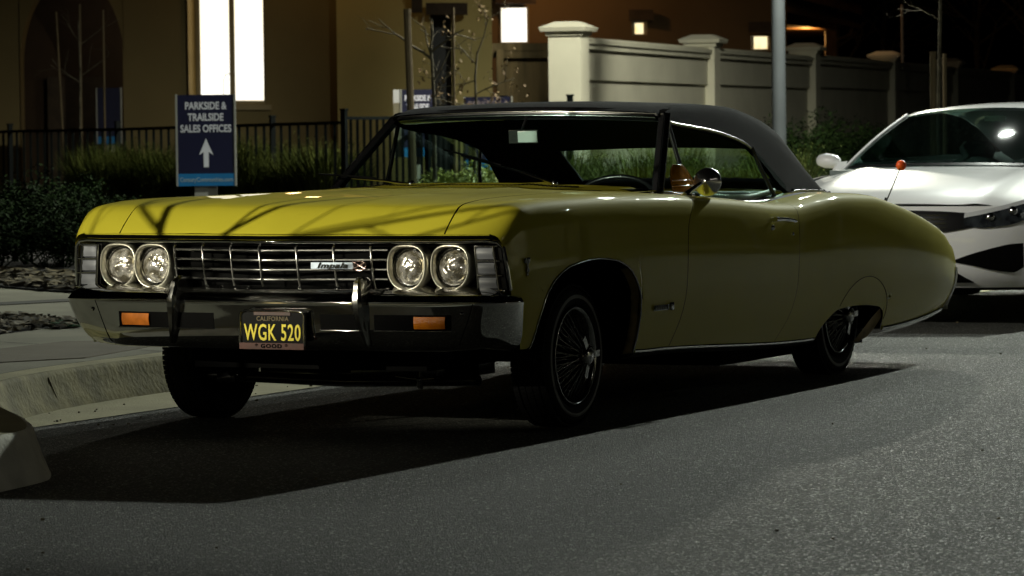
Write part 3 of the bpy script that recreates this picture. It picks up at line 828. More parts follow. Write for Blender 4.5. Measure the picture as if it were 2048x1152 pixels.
# white fluted roll along the inner belt
fr_ = MB()
for k in range(26):
    u = 1.70 + .033 * k
    fr_.lathe([(1e-4, -.026), (.008, -.022), (.0115, -.008), (.012, .006), (.008, .02), (1e-4, .026)], (u, -.715, zc(u) + .024), (1, 0, .35), 8)
fr_.build('fluted_trim_roll', WVINYL, CAR)
# ================================================================ ground, kerb, pavement
def asphalt_mat():
    m = bpy.data.materials.new('asphalt'); m.use_nodes = True; nt = m.node_tree; b = nt.nodes['Principled BSDF']; L = nt.links.new
    tc = nt.nodes.new('ShaderNodeTexCoord')
    n1 = nt.nodes.new('ShaderNodeTexNoise'); n1.inputs['Scale'].default_value = 120; n1.inputs['Detail'].default_value = 5; n1.inputs['Roughness'].default_value = .7
    n2 = nt.nodes.new('ShaderNodeTexNoise'); n2.inputs['Scale'].default_value = .55; n2.inputs['Detail'].default_value = 5
    vo = nt.nodes.new('ShaderNodeTexVoronoi'); vo.inputs['Scale'].default_value = 135
    for n in (n1, n2, vo): L(tc.outputs['Object'], n.inputs['Vector'])
    r = nt.nodes.new('ShaderNodeValToRGB'); e = r.color_ramp.elements
    e[0].position = .36; e[0].color = (.012, .013, .013, 1); e[1].position = .68; e[1].color = (.17, .172, .15, 1)
    x = e.new(.52); x.color = (.040, .041, .034, 1)
    L(n1.outputs['Fac'], r.inputs[0])
    mx = nt.nodes.new('ShaderNodeMixRGB'); mx.blend_type = 'MULTIPLY'; mx.inputs[0].default_value = .75
    r2 = nt.nodes.new('ShaderNodeValToRGB'); r2.color_ramp.elements[0].color = (.55, .55, .55, 1); r2.color_ramp.elements[1].color = (1.15, 1.15, 1.12, 1)
    r2.color_ramp.elements[0].position = .35; r2.color_ramp.elements[1].position = .68
    L(n2.outputs['Fac'], r2.inputs[0]); L(r.outputs[0], mx.inputs[1]); L(r2.outputs[0], mx.inputs[2])
    mpx = nt.nodes.new('ShaderNodeMapping'); mpx.inputs['Scale'].default_value = (.10, 1.1, 1); L(tc.outputs['Object'], mpx.inputs[0])
    n3 = nt.nodes.new('ShaderNodeTexNoise'); n3.inputs['Scale'].default_value = 1.0; n3.inputs['Detail'].default_value = 6; L(mpx.outputs[0], n3.inputs['Vector'])
    r4 = nt.nodes.new('ShaderNodeValToRGB'); r4.color_ramp.elements[0].color = (.66, .66, .64, 1); r4.color_ramp.elements[1].color = (1.2, 1.2, 1.16, 1)
    r4.color_ramp.elements[0].position = .38; r4.color_ramp.elements[1].position = .62; L(n3.outputs['Fac'], r4.inputs[0])
    mx3 = nt.nodes.new('ShaderNodeMixRGB'); mx3.blend_type = 'MULTIPLY'; mx3.inputs[0].default_value = .8; L(mx.outputs[0], mx3.inputs[1]); L(r4.outputs[0], mx3.inputs[2]); mx = mx3
    # pale aggregate chips
    r3 = nt.nodes.new('ShaderNodeValToRGB'); r3.color_ramp.elements[0].color = (1, 1, 1, 1); r3.color_ramp.elements[1].color = (0, 0, 0, 1)
    r3.color_ramp.elements[0].position = .0; r3.color_ramp.elements[1].position = .5
    sp = nt.nodes.new('ShaderNodeSeparateColor'); L(vo.outputs['Color'], sp.inputs[0])
    gt = nt.nodes.new('ShaderNodeMath'); gt.operation = 'GREATER_THAN'; gt.inputs[1].default_value = .965; L(sp.outputs[0], gt.inputs[0])
    m2 = nt.nodes.new('ShaderNodeMixRGB'); m2.inputs[2].default_value = (.34, .34, .31, 1); L(gt.outputs[0], m2.inputs[0]); L(mx.outputs[0], m2.inputs[1])
    L(m2.outputs[0], b.inputs['Base Color']); b.inputs['Roughness'].default_value = .82
    rr = nt.nodes.new('ShaderNodeMapRange'); rr.inputs['From Min'].default_value = 0; rr.inputs['From Max'].default_value = 1; rr.inputs['To Min'].default_value = .85; rr.inputs['To Max'].default_value = .45
    gt2 = nt.nodes.new('ShaderNodeMath'); gt2.operation = 'GREATER_THAN'; gt2.inputs[1].default_value = .90; L(sp.outputs[1], gt2.inputs[0]); L(gt2.outputs[0], rr.inputs[0]); L(rr.outputs[0], b.inputs['Roughness'])
    bp = nt.nodes.new('ShaderNodeBump'); bp.inputs['Strength'].default_value = .9; bp.inputs['Distance'].default_value = .012
    ad = nt.nodes.new('ShaderNodeMath'); ad.operation = 'ADD'; L(n1.outputs['Fac'], ad.inputs[0]); L(vo.outputs['Distance'], ad.inputs[1]); L(ad.outputs[0], bp.inputs['Height']); L(bp.outputs[0], b.inputs['Normal'])
    return m


ASPH = asphalt_mat()
CONC = mat('concrete', (.15, .142, .10), col2=(.205, .195, .14), rough=.85, vscale=2.2, bump=.35, bscale=120)
GUTT = mat('gutter concrete', (.24, .22, .12), col2=(.33, .30, .17), rough=.85, vscale=3, bump=.4, bscale=90)
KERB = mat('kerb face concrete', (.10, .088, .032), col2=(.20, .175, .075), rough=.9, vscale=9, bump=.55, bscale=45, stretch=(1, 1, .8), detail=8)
MULCHB = mat('mulch soil', (.012, .009, .005), rough=.95, var=.4, vscale=25, bump=1, bscale=60)
SEAM = mat('joint dark', (.03, .028, .02), rough=.9)

# road: one sheet to the horizon
rd = MB()
xs = [-400, -60, -20, 0, 20, 60, 400]; ys = [-400, -40, -12, 1.2, 40, 400]
rd.grid([[(x, y, -.004) for x in xs] for y in ys])
struct(rd.build('road', ASPH, None, smooth=False), label='dark asphalt road with pale aggregate flecks')
# kerb line (base), from far right of the photo round the corner nose
KB = [(120, 1.62), (60, 1.62), (20, 1.62), (8, 1.62), (3, 1.62), (1.6, 1.62), (.6, 1.60), (.0, 1.54), (-.5, 1.42), (-.9, 1.24), (-1.2, 1.04), (-1.6, .70), (-2.0, .34), (-2.3, .10), (-2.48, -.02), (-2.60, -.075), (-2.8, -.115), (-3.2, -.17), (-4, -.27), (-6, -.45), (-12, -.8), (-40, -1.5)]


def sm(P, n=5):
    P = [np.array(p, float) for p in P]; out = []
    for i in range(len(P) - 1):
        a, b, c, d = P[max(i - 1, 0)], P[i], P[i + 1], P[min(i + 2, len(P) - 1)]
        for k in range(n):
            t = k / n
            if np.linalg.norm(c - b) > 3: out.append(b + (c - b) * t)
            else: out.append(.5 * (2 * b + (c - a) * t + (2 * a - 5 * b + 4 * c - d) * t * t + (3 * b - a - 3 * c + d) * t**3))
    out.append(P[-1]); return out


kb = sm(KB)
kn = []
for i in range(len(kb)):
    t = kb[min(i + 1, len(kb) - 1)] - kb[max(i - 1, 0)]; t = t / np.linalg.norm(t); kn.append(np.array([t[1], -t[0]]))   # inward (+Y side)
for i, n_ in enumerate(kn):
    if n_[1] < 0 and abs(kb[i][0]) > 5: kn[i] = -n_
rng = random.Random(3)
jit = [rng.uniform(-.004, .004) for _ in kb]
KH = .17
rows = []
for off, z in ((0, -.02), (.0, .0), (.028, .06), (.048, .12), (.056, KH - .022), (.064, KH - .006), (.082, KH)):
    rows.append([(p[0] + n_[0] * (off + j * (z > 0)), p[1] + n_[1] * (off + j * (z > 0)), z) for p, n_, j in zip(kb, kn, jit)])
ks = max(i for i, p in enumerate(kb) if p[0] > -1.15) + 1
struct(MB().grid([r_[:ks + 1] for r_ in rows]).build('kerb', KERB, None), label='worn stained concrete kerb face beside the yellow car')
struct(MB().grid([r_[ks:] for r_ in rows]).build('kerb', mat('lit kerb concrete', (.50, .49, .42), col2=(.68, .67, .58), rough=.85, vscale=7, bump=.5, bscale=60), None), label='concrete kerb face at the rounded corner, lit tone put into its colour')  # lighter copy of the kerb colour stands in for light on the nose
rows = [[(p[0] + n_[0] * off, p[1] + n_[1] * off, KH) for p, n_ in zip(kb, kn)] for off in (.0815, .215)]
struct(MB().grid(rows).build('kerb_top', GUTT, None), label='pale concrete kerb top')
# pavement sheet inside the kerb line
top = [(p[0] + n_[0] * .222, p[1] + n_[1] * .222) for p, n_ in zip(kb, kn)]
pv = MB().grid([[(x, y, KH) for x, y in top], [(x, max(y, 0) + 1.4, KH) for x, y in top], [(x, 60, KH) for x, y in top]])
struct(pv.build('pavement', CONC, None), label='pale concrete pavement slabs')
struct(MB().grid([[(p[0] + n_[0] * o, p[1] + n_[1] * o, KH - .008) for p, n_ in zip(kb, kn)] for o in (.205, .232)]).build('pavement_joint', SEAM, None))
# gutter strip
gx = [120, 60, 20, 10, 5, 3, 1.5, .5, 0, -.3, -.6, -.85]
G = [[(x, 1.2, .0) for x in gx], [(x, 1.42, .006) for x in gx], [(x, 1.70, .014) for x in gx]]
struct(MB().grid(G).build('gutter', GUTT, None), label='pale concrete gutter strip beside the kerb')


def patch(name, pts, z, m, label=None, kind='structure', thick=.03):
    P = [onz(x, y, z) for x, y in pts]; n = len(P)
    b = MB().add([tuple(p) for p in P] + [(p[0], p[1], z - thick) for p in P], [tuple(range(n))[::-1]] + [(i, (i + 1) % n, n + (i + 1) % n, n + i) for i in range(n)])
    o = b.build(name, m, None, smooth=False); o['kind'] = kind
    if label: o['label'] = label
    return o


def onz(x, y, z):
    d = RC.T @ np.array([(x - 1024) / FPX, (y - 576) / FPX, 1.]); t = (z - CAM[2]) / d[2]; return CAM + d * t


# slab joints across the pavement
jb = MB()
for (x0, y0), (x1, y1) in (((-40, 682), (340, 704)),):
    a, b = onz(x0, y0, KH), onz(x1, y1, KH); d = b - a; d /= np.linalg.norm(d); n_ = np.array([-d[1], d[0], 0]) * .007
    a = a + (0, 0, .002); b = b + (0, 0, .002); jb.add([a - n_, b - n_, b + n_, a + n_], [(0, 1, 2, 3)])
for k in range(14):
    x = 4.6 + 1.5 * k; jb.add([(x - .006, 1.9, KH + .002), (x + .006, 1.9, KH + .002), (x + .006, 3.3, KH + .002), (x - .006, 3.3, KH + .002)], [(0, 1, 2, 3)])
struct(jb.build('slab_joints', SEAM, None, smooth=False))
DSLAB = mat('brown paving slab', (.095, .080, .052), col2=(.125, .105, .07), rough=.85, vscale=3, bump=.4, bscale=110)
patch('dark_slab', [(-60, 708), (0, 697), (130, 682), (205, 681), (300, 692), (240, 703), (170, 715), (0, 724), (-60, 730)], KH + .004, DSLAB, 'darker brown paving panel near the kerb', thick=.02)
mulch1 = [(-60, 627), (0, 632), (60, 634), (110, 638), (160, 643), (168, 652), (120, 657), (90, 656), (60, 660), (0, 667), (-60, 672)]
patch('planting_pit', mulch1, KH + .004, MULCHB, 'small bark filled planting pit in the pavement')
# planting bed beyond the walkway
bed = MB(); zb = KH + .012
pb = [onz(-200, 570, zb), onz(0, 572, zb), onz(100, 580, zb), onz(240, 588, zb)]
e1 = pb[-1]
bed.add([tuple(pb[0]), tuple(pb[1]), tuple(pb[2]), tuple(e1), (e1[0] + 2, 3.3, zb), (90, 3.3, zb), (140, 90, zb + 1.2), (10, 90, zb + .2)], [(0, 7, 6, 5, 4, 3, 2, 1)])
struct(bed.build('planting_bed', MULCHB, None, smooth=False), label='dark bark mulch bed behind the pavement')


# chips / dead leaves
def chips(name, pts, n, z, label, size=.03, seed=1, zone=None):
    r = random.Random(seed); b = MB(); P = [onz(x, y, z) for x, y in pts]
    xs_, ys_ = [p[0] for p in P], [p[1] for p in P]

    def inside(x, y):
        c = False; j = len(P) - 1
        for i in range(len(P)):
            if (P[i][1] > y) != (P[j][1] > y) and x < (P[j][0] - P[i][0]) * (y - P[i][1]) / (P[j][1] - P[i][1]) + P[i][0]: c = not c
            j = i
        return c
    k = 0
    while k < n:
        x, y = r.uniform(min(xs_), max(xs_)), r.uniform(min(ys_), max(ys_))
        if not inside(x, y): continue
        k += 1; a = r.uniform(0, 6.28); s_ = size * r.uniform(.4, 1.5); t = r.uniform(-.5, .5)
        u = np.array([math.cos(a), math.sin(a), t * .6]) * s_; w = np.array([-math.sin(a), math.cos(a), r.uniform(-.4, .4)]) * s_ * r.uniform(.3, .7)
        c = np.array([x, y, z + r.uniform(.004, .03)]); b.add([c - u, c + w * .9, c + u, c - w], [(0, 1, 2, 3)])
        b.add([c - u - (0, 0, .006), c + w * .9 - (0, 0, .006), c + u - (0, 0, .006), c - w - (0, 0, .006)], [(3, 2, 1, 0)])
    o = b.build(name, LEAFLIT, None, smooth=False); o['kind'] = 'stuff'; o['label'] = label; return o


LEAFLIT = mat('bark chips', (.012, .009, .004), col2=(.16, .125, .06), rough=.8, vscale=18)
chips('bark_chips', mulch1, 520, KH + .006, 'dead leaves and bark chips in the pavement pit', .035, 2)
chips('bark_chips', [(-60, 540), (250, 552), (250, 586), (100, 579), (0, 571), (-60, 566)], 1500, zb, 'bark chips covering the planting bed edge', .05, 5)
patch('dark_strip', [(-60, 609), (0, 604), (139, 597), (230, 592), (230, 597), (139, 602), (0, 609.5), (-60, 614)], KH + .005, SEAM, 'narrow black strip across the walkway', thick=.02)  # flat black strip laid across the walkway
sb = MB()
for pa_, pb_ in (((236, 884), (470, 869)), ((470, 869), (700, 856)), ((700, 856), (1010, 836))):
    a, b = onz(*pa_, .001), onz(*pb_, .001); d = b - a; d /= np.linalg.norm(d); n_ = np.array([-d[1], d[0], 0]) * .010; sb.add([a - n_, b - n_, b + n_, a + n_], [(0, 1, 2, 3)])
struct(sb.build('dark_line', SEAM, None, smooth=False), label='thin dark line on the road in front of the car')  # thin dark strips laid end to end on the road
kj = MB()
for xa, xb in ((-.08, -.045), (-.02, -.045), (-.02, .01), (2.9, 2.9), (6.0, 6.0)):
    ya = 1.545 if xa < 1 else 1.62
    kj.tube([(xa, ya + .050, .145), (xb, ya + .026 + .002, .055)], .0028, 5)
struct(kj.build('kerb_marks', SEAM, None, smooth=False), label='dark scored marks and joints in the kerb face')
rp_ = random.Random(77); pb2 = MB()
for k in range(260):
    x, y = rp_.uniform(-9, 12), rp_.uniform(-5, 1.3)
    if rp_.random() < .7: y = rp_.uniform(.9, 1.55); x = rp_.uniform(-.8, 9)
    s_ = rp_.uniform(.002, .006); c = np.array([x, y, s_ * .5 + (.006 if y > 1.2 else 0)])
    a = rp_.uniform(0, 3); pb2.obox(c, (s_ * math.cos(a), s_ * math.sin(a), 0), (-s_ * .6 * math.sin(a), s_ * .6 * math.cos(a), 0), (s_ * .1, 0, s_ * .6))
struct(pb2.build('road_grit', LEAFLIT, None, smooth=False), 'stuff', 'scattered grit and bits of leaf on the road and gutter')
# small green low plant beside the pit
gm = mat('low green leaves', (.02, .09, .035), col2=(.05, .16, .07), rough=.5, vscale=12)
b = MB(); r = random.Random(9)
for k in range(260):
    p = onz(r.uniform(98, 166), r.uniform(641, 654), KH + .01); a = r.uniform(0, 6.28); s_ = r.uniform(.02, .05)
    u = np.array([math.cos(a), math.sin(a), .3]) * s_; w = np.array([-math.sin(a), math.cos(a), .1]) * s_ * .35
    b.add([p, p + u * .5 + w, p + u, p + u * .5 - w], [(0, 1, 2, 3)])
tag(b.build('groundcover_plant', gm, None, smooth=False), 'low green creeping plant at the tip of the bark filled pit', 'plant')

# ================================================================ plants
GREEN1 = mat('grass green', (.020, .032, .006), col2=(.10, .115, .025), spec=.08, rough=.8, vscale=6)
GREEN2 = mat('shrub green', (.004, .010, .003), col2=(.014, .026, .006), spec=.05, rough=.8, vscale=9)
YFLOW = mat('yellow leaves', (.16, .19, .03), col2=(.30, .32, .06), rough=.6, vscale=9)


def tuft(seed, n, h, rad, mat_, name='foliage', w=.006, parent=None, curl=.5):
    r = random.Random(seed); b = MB()
    for k in range(n):
        a = r.uniform(0, 6.28); q = rad * math.sqrt(r.random()) * .55; hh = h * r.uniform(.45, 1.0); ln = rad * r.uniform(.15, curl + .35)
        c = np.array([q * math.cos(a), q * math.sin(a), 0]); o_ = np.array([math.cos(a), math.sin(a), 0]); t = np.array([-math.sin(a), math.cos(a), 0]) * w * r.uniform(.7, 1.4)
        p1 = c + o_ * ln * .35 + UP * hh * .6; p2 = c + o_ * ln + UP * hh
        b.add([c - t, c + t, p1 + t * .8, p1 - t * .8, p2], [(0, 1, 2, 3), (3, 2, 4)])
        if r.random() < .5:
            for m_ in range(3):
                z = p1 + (p2 - p1) * r.random(); e = np.array([r.uniform(-1, 1), r.uniform(-1, 1), r.uniform(-.3, 1)]) * w * 4
                b.add([z, z + e + t, z + e * 1.8, z + e - t], [(0, 1, 2, 3)])
    me = b.build(name, mat_, parent, smooth=False); return me


def leafy(seed, n, h, rx, mat_, name='foliage', ls=.035, parent=None):
    r = random.Random(seed); b = MB()
    cl = [(r.uniform(-rx, rx) * .7, r.uniform(-rx, rx) * .7, r.uniform(.25, .85) * h, r.uniform(.25, .5) * rx) for _ in range(14)]
    for k in range(n):
        cx, cy, cz, cr = r.choice(cl); v = np.array([r.gauss(0, 1), r.gauss(0, 1), r.gauss(0, 1)]); v /= np.linalg.norm(v) + 1e-9
        p = np.array([cx, cy, cz]) + v * cr * r.uniform(.55, 1.1); p[2] = max(.02, p[2])
        a = r.uniform(0, 6.28); u = np.array([math.cos(a), math.sin(a), r.uniform(-.6, .8)]) * ls * r.uniform(.6, 1.4); w = np.cross(u, v); w = w / (np.linalg.norm(w) + 1e-9) * ls * .4
        b.add([p - u, p + w, p + u, p - w], [(0, 1, 2, 3)])
    for k in range(12):
        cx, cy, cz, cr = cl[k]; b.tube([(cx * .2, cy * .2, 0), (cx * .7, cy * .7, cz * .6), (cx, cy, cz)], [.01, .006, .003], 4, cap=False)
    return b.build(name, mat_, parent, smooth=False)


def place_copies(src_children_fn, name, spots, label_fn, cat, group):
    pass


def plant_group(name, meshes, spots, labels, cat, group, part='foliage'):
    """meshes: list of prototype meshes; spots: (x, y, z, scale, rot, mesh index)"""
    for i, (x, y, z, s_, rz, k) in enumerate(spots):
        o = bpy.data.objects.new(name, meshes[k]); COL.objects.link(o); o.location = (x, y, z); o.scale = (s_, s_, s_ * (1 + .15 * math.sin(i * 7.1))); o.rotation_euler = (0, 0, rz)
        lb = labels[k] if isinstance(labels, list) else labels
        tag(o, lb, cat, group)


def proto(o): me = o.data; bpy.data.objects.remove(o); return me


TUF = [proto(tuft(11 + k, 620, .85, .55, GREEN1)) for k in range(3)]
DSH = [proto(leafy(31 + k, 1500, .9, .6, GREEN2)) for k in range(2)]
YSH = [proto(leafy(41 + k, 900, .8, .55, YFLOW, ls=.045)) for k in range(2)]
r = random.Random(21)
# grassy clumps along the fence
spots = []
for k in range(34):
    x = 190 + 500 * (k % 17) / 16 + r.uniform(-10, 10); d = 50 - (x / 690) * 6 + (2.2 if k < 17 else 1.0) + r.uniform(-.4, .4)
    p = zat(x, .18, d); spots.append((p[0], p[1], .18, r.uniform(.75, 1.1), r.uniform(0, 6), k % 3))
plant_group('tufted_plant', TUF, spots, 'tall ornamental grass clump growing along the black fence', 'plant', 'grass clumps along the black fence')
spots = []
for k in range(26):
    x = 1560 + 140 * (k % 13) / 12 + r.uniform(-8, 8); d = 27 + 2.0 * (k // 13) + r.uniform(-.5, .5)
    p = zat(x, .18, d); spots.append((p[0], p[1], .18, r.uniform(.45, .75), r.uniform(0, 6), k % 3))
for k in range(30):
    x = 1120 + 440 * (k % 15) / 14 + r.uniform(-8, 8); d = 33 + 3 * (k // 15) + r.uniform(-.5, .5)
    p = zat(x, .18, d); spots.append((p[0], p[1], .18, r.uniform(.7, 1.0), r.uniform(0, 6), k % 3))
plant_group('tufted_plant', TUF, spots, 'grass clump in the bed beside the grey lamp post', 'plant', 'grass clumps beside the lamp post')
spots = []
for k in range(22):
    x = -40 + 260 * (k % 11) / 10 + r.uniform(-8, 8); d = 27.5 + 6 * (k // 11) + r.uniform(-.8, .8)
    p = zat(x, .18, d); spots.append((p[0], p[1], .18, r.uniform(.45, .62), r.uniform(0, 6), k % 2))
plant_group('dark_shrub', DSH, spots, 'dark leafy shrub in the bed left of the yellow car', 'shrub', 'dark shrubs left of the car')
spots = []
for k in range(20):
    x = 1560 + 340 * (k % 10) / 9 + r.uniform(-12, 12); d = 48 + (x - 1560) * .06 + (k // 10) * 1.3
    p = zat(x, .18, d); spots.append((p[0], p[1], .25, r.uniform(.8, 1.1), r.uniform(0, 6), k % 2))
plant_group('dark_shrub', DSH, spots, 'dark hedge shrub growing at the foot of the white wall', 'shrub', 'hedge shrubs at the foot of the wall')
spots = []
for k in range(16):
    x = 860 + 330 * (k % 8) / 7 + r.uniform(-12, 12); d = 41 + 2 * (k // 8) + r.uniform(-.5, .5)
    p = zat(x, .18, d); spots.append((p[0], p[1], .18, r.uniform(.55, .85), r.uniform(0, 6), k % 2))
plant_group('yellow_shrub', YSH, spots, 'yellow green shrub seen through the car windows', 'shrub', 'yellow green shrubs behind the car')

# ================================================================ fence
FBLK = mat('black fence paint', (.004, .006, .006), rough=.6, spec=.1, var=.2)


def fpt(x, y, d): return at(x, y, d)


fence = thing('metal_fence', 'black metal picket fence running in front of the house', 'fence', zat(330, .1, 48))
segs = [((-60, 264, 55.6), (20, 260, 54.6)), ((20, 260, 54.6), (235, 256, 51.2)), ((235, 256, 51.2), (545, 246, 46.6)), ((545, 246, 46.6), (688, 242, 44.2)), ((688, 233, 44.2), (855, 233, 46.0)), ((855, 233, 46.0), (1008, 206, 47.4)), ((1008, 206, 47.4), (1140, 203, 49.0))]
FSP = [14.2, 14.6, 15.6, 17.0, 12.6, 10.5, 7.5]
for i, (a, b) in enumerate(segs):
    A, B = fpt(*a), fpt(*b); n = max(2, int(round((b[0] - a[0]) / FSP[i]))); d = (B - A) / np.linalg.norm(B - A); pn = np.array([-d[1], d[0], 0])
    rails = MB()
    for dz in (0, -.95):
        rails.obox((A + B) / 2 + UP * (dz - .02), (B - A) / 2, pn * .016, UP * .02)
    rails.build('rail', FBLK, fence, smooth=False)
    pk = MB()
    for k in range(1, n):
        c = A + (B - A) * k / n; pk.obox(c - UP * .53, RV * .018, FV * .012, UP * .51)
    pk.build('pickets', FBLK, fence, smooth=False)
    for P, first in ((A, True), (B, i == len(segs) - 1)):
        if first:
            q = MB().obox(P - UP * .50, d * .032, pn * .032, UP * .58); q.obox(P + UP * .085, d * .04, pn * .04, UP * .012); q.build('post', FBLK, fence, smooth=False)

# ================================================================ signs
NAVY = mat('navy sign face', (.004, .005, .028), rough=.45, var=.08)
SBLUE = mat('blue band', (.008, .14, .34), rough=.45, var=.08)
SWHITE = mat('sign lettering', (.60, .60, .64), rough=.5, var=.06)
SPOST = mat('white sign post', (.26, .255, .22), rough=.5, var=.08, bump=.05)
SPALE = mat('pale lettering', (.26, .36, .42), rough=.5, var=.06)


def sign(px, py, d, w, h, hang, lines, name, label, arrow=True, dirr=None, postw=.15, foot=None, bandtext=None, side_panel=False, texts=True):
    """px,py: photo position of the top-left corner"""
    tl = at(px, py, d); rt = np.array(dirr if dirr is not None else RV, float); rt /= np.linalg.norm(rt); nrm = np.cross(rt, UP)
    base = tl + rt * w / 2; g = thing(name, label, 'sign', (base[0], base[1], .18))
    c = tl + rt * w / 2 - UP * h / 2
    MB().obox(c - nrm * .012, rt * w / 2, nrm * .010, UP * h / 2).build('sign_panel', NAVY, g, smooth=False)
    for sx in (-1, 1): MB().obox(c + rt * sx * (w / 2 + .010) - nrm * .012, rt * .010, nrm * .02, UP * (h / 2 + .003)).build('edge_strip', SPOST, g, smooth=False)
    bh = h * .135
    MB().obox(c - UP * (h / 2 - bh / 2) + nrm * .0005, rt * w / 2, nrm * .002, UP * bh / 2).build('web_address_band', SBLUE, g, smooth=False)
    fz = tl[2] - h
    MB().obox(np.array([base[0], base[1], 0]) + UP * (.15 + fz + .2) / 2 - nrm * .08 - rt * .06, rt * postw / 2 * .55, nrm * .04, UP * (fz + .2 - .15) / 2).build('post', SPOST, g, smooth=False)
    MB().obox(np.array([base[0], base[1], 0]) + UP * (.15 + fz + .1) / 2 - nrm * .10 + rt * .04, rt * postw / 2 * .5, nrm * .03, UP * (fz + .1 - .15) / 2).build('post', SPOST, g, smooth=False)
    if texts:
        for i, (tx, ty) in enumerate(lines):
            text_mesh('lettering', tx, h * .113, tl + rt * w * .5 - UP * h * ty + nrm * .002, rt, UP, SWHITE, g, extrude=.001, bold=.0026, sx=.76, spacing=1.0)
    if arrow:
        ac = tl + rt * w * .5 - UP * h * .64 + nrm * .002
        def A_(x, y): return tuple(ac + rt * x * w + UP * y * h)
        MB().add([A_(0, .16), A_(.125, -.02), A_(.045, .012), A_(.045, -.155), A_(-.045, -.155), A_(-.045, .012), A_(-.125, -.02)], [(0, 6, 5, 2, 1), (5, 4, 3, 2)][0:2]).build('arrow', SWHITE, g, smooth=False)
    if bandtext:
        text_mesh('web_address', bandtext, h * .068, c - UP * (h / 2 - bh / 2) + nrm * .004, rt, UP, SPALE, g, extrude=.0008, bold=.001, sx=.80, spacing=1.0)
    return g


L3 = [('PARKSIDE &', .125), ('TRAILSIDE', .25), ('SALES OFFICES', .375)]
SD = .605 / (113 / FPX)
sign(354, 190, SD, .605, .975, .4, L3, 'directional_sign', 'navy sign with white up arrow reading SALES OFFICES before the lit window', bandtext='CenturyCommunities.com', postw=.26)
d2 = 46.0
s2 = sign(803, 179, d2, .42, .86, .4, [], 'directional_sign', 'navy sign behind the wooden stake with its white side panel showing, above the car roof', arrow=False, dirr=RV * .95 + FV * .3, postw=.17)
tl = at(803, 179, d2)
rt = RV * .95 + FV * .3; rt /= np.linalg.norm(rt); nn_ = np.cross(rt, UP)
MB().obox(tl - RV * .055 - UP * .085, RV * .052, FV * .008, UP * .085).build('white_panel', mat('bright white panel', (.8, .8, .8), rough=.5, var=.03), s2, smooth=False)
MB().obox(tl - RV * .055 - UP * .52, RV * .052, FV * .008, UP * .345).build('side_return', mat('beige return', (.28, .25, .17), rough=.6, var=.1), s2, smooth=False)
WL = mat('bright lettering', (.75, .75, .85), rough=.5, var=.04)
text_mesh('lettering', 'PARKSIDE &', .098, tl + rt * .21 - UP * .115 + nn_ * .003, rt, UP, WL, s2, bold=.003, sx=.66)
text_mesh('lettering', 'TRAILSIDE', .098, tl + rt * .21 - UP * .225 + nn_ * .003, rt, UP, WL, s2, bold=.003, sx=.66)
text_mesh('lettering', 'SALES OFFICES', .098, tl + rt * .21 - UP * .335 + nn_ * .003, rt, UP, WL, s2, bold=.003, sx=.60)
d3 = 47.0
s3 = sign(930, 194, d3, .60, .95, .4, [], 'directional_sign', 'dim navy sign reading PARKSIDE & just above the middle of the car roof', arrow=False, dirr=RV, postw=.2)
tl = at(930, 194, d3)
text_mesh('lettering', 'PARKSIDE &', .115, tl + RV * .30 - UP * .10 + np.cross(RV, UP) * .004, RV, UP, mat('dim lettering', (.20, .16, .17), rough=.6, var=.1), s3, bold=.001, sx=.86)
text_mesh('lettering', 'TRAILSIDE', .115, tl + RV * .30 - UP * .23 + np.cross(RV, UP) * .004, RV, UP, bpy.data.materials['dim lettering'], s3, bold=.001, sx=.86)
s4 = sign(194, 176, 59, .38, .92, .4, [], 'directional_sign', 'dark unlit sign standing behind the fence at the far left', arrow=False, dirr=RV, postw=.15)

# ================================================================ stakes and young trees
WOODS = mat('stake wood', (.10, .075, .035), col2=(.20, .15, .08), rough=.8, vscale=4, stretch=(1, 1, .1), bump=.2)
BARK = mat('young bark', (.05, .043, .026), col2=(.15, .135, .09), rough=.8, vscale=12, bump=.4)
DLEAF = mat('dried leaves', (.10, .055, .02), col2=(.28, .19, .08), rough=.7, vscale=14)


def stake(x, y_top, d, w, label, group=None, lean=0.0, z0=.1):
    t = at(x, y_top, d); b = np.array([t[0], t[1], z0]) + RV * lean
    o = MB().tube([b, t], w / 2, 8).build('wooden_stake', WOODS, None, angle=40)
    o.data.transform(Matrix.Translation(Vector(-b))); o.location = Vector(b)
    tag(o, label, 'stake', group)


stake(814, 18, 40, .085, 'thick wooden tree stake left of the bare sapling, rising in front of the navy sign', lean=.06)
stake(906, 15, 41.5, .036, 'thin wooden tree stake right of the bare sapling behind the car roof', lean=.0)
stake(112, 24, 58, .034, 'leftmost of three thin stakes in front of the dark archway', lean=.12)
stake(159, 8, 58, .034, 'middle of three thin stakes in front of the dark archway', lean=.0)
stake(206, 20, 58, .034, 'rightmost of three thin stakes in front of the dark archway', lean=.0)
stake(1866, 103, 42, .075, 'pale wooden stake left of the far sapling behind the white car', z0=.1)
stake(1889, 107, 42.6, .050, 'pale wooden stake right of the far sapling behind the white car', z0=.1)
o = MB().tube([(0, 0, 0), (0, 0, 1.15)], .028, 10).build('vent_pole', mat('pale pole', (.45, .36, .28), rough=.5, var=.1), None)
p_ = at(1805, 125, 72); o.location = Vector(p_); tag(o, 'short pale pole standing above the fourth wall pillar', 'pole')


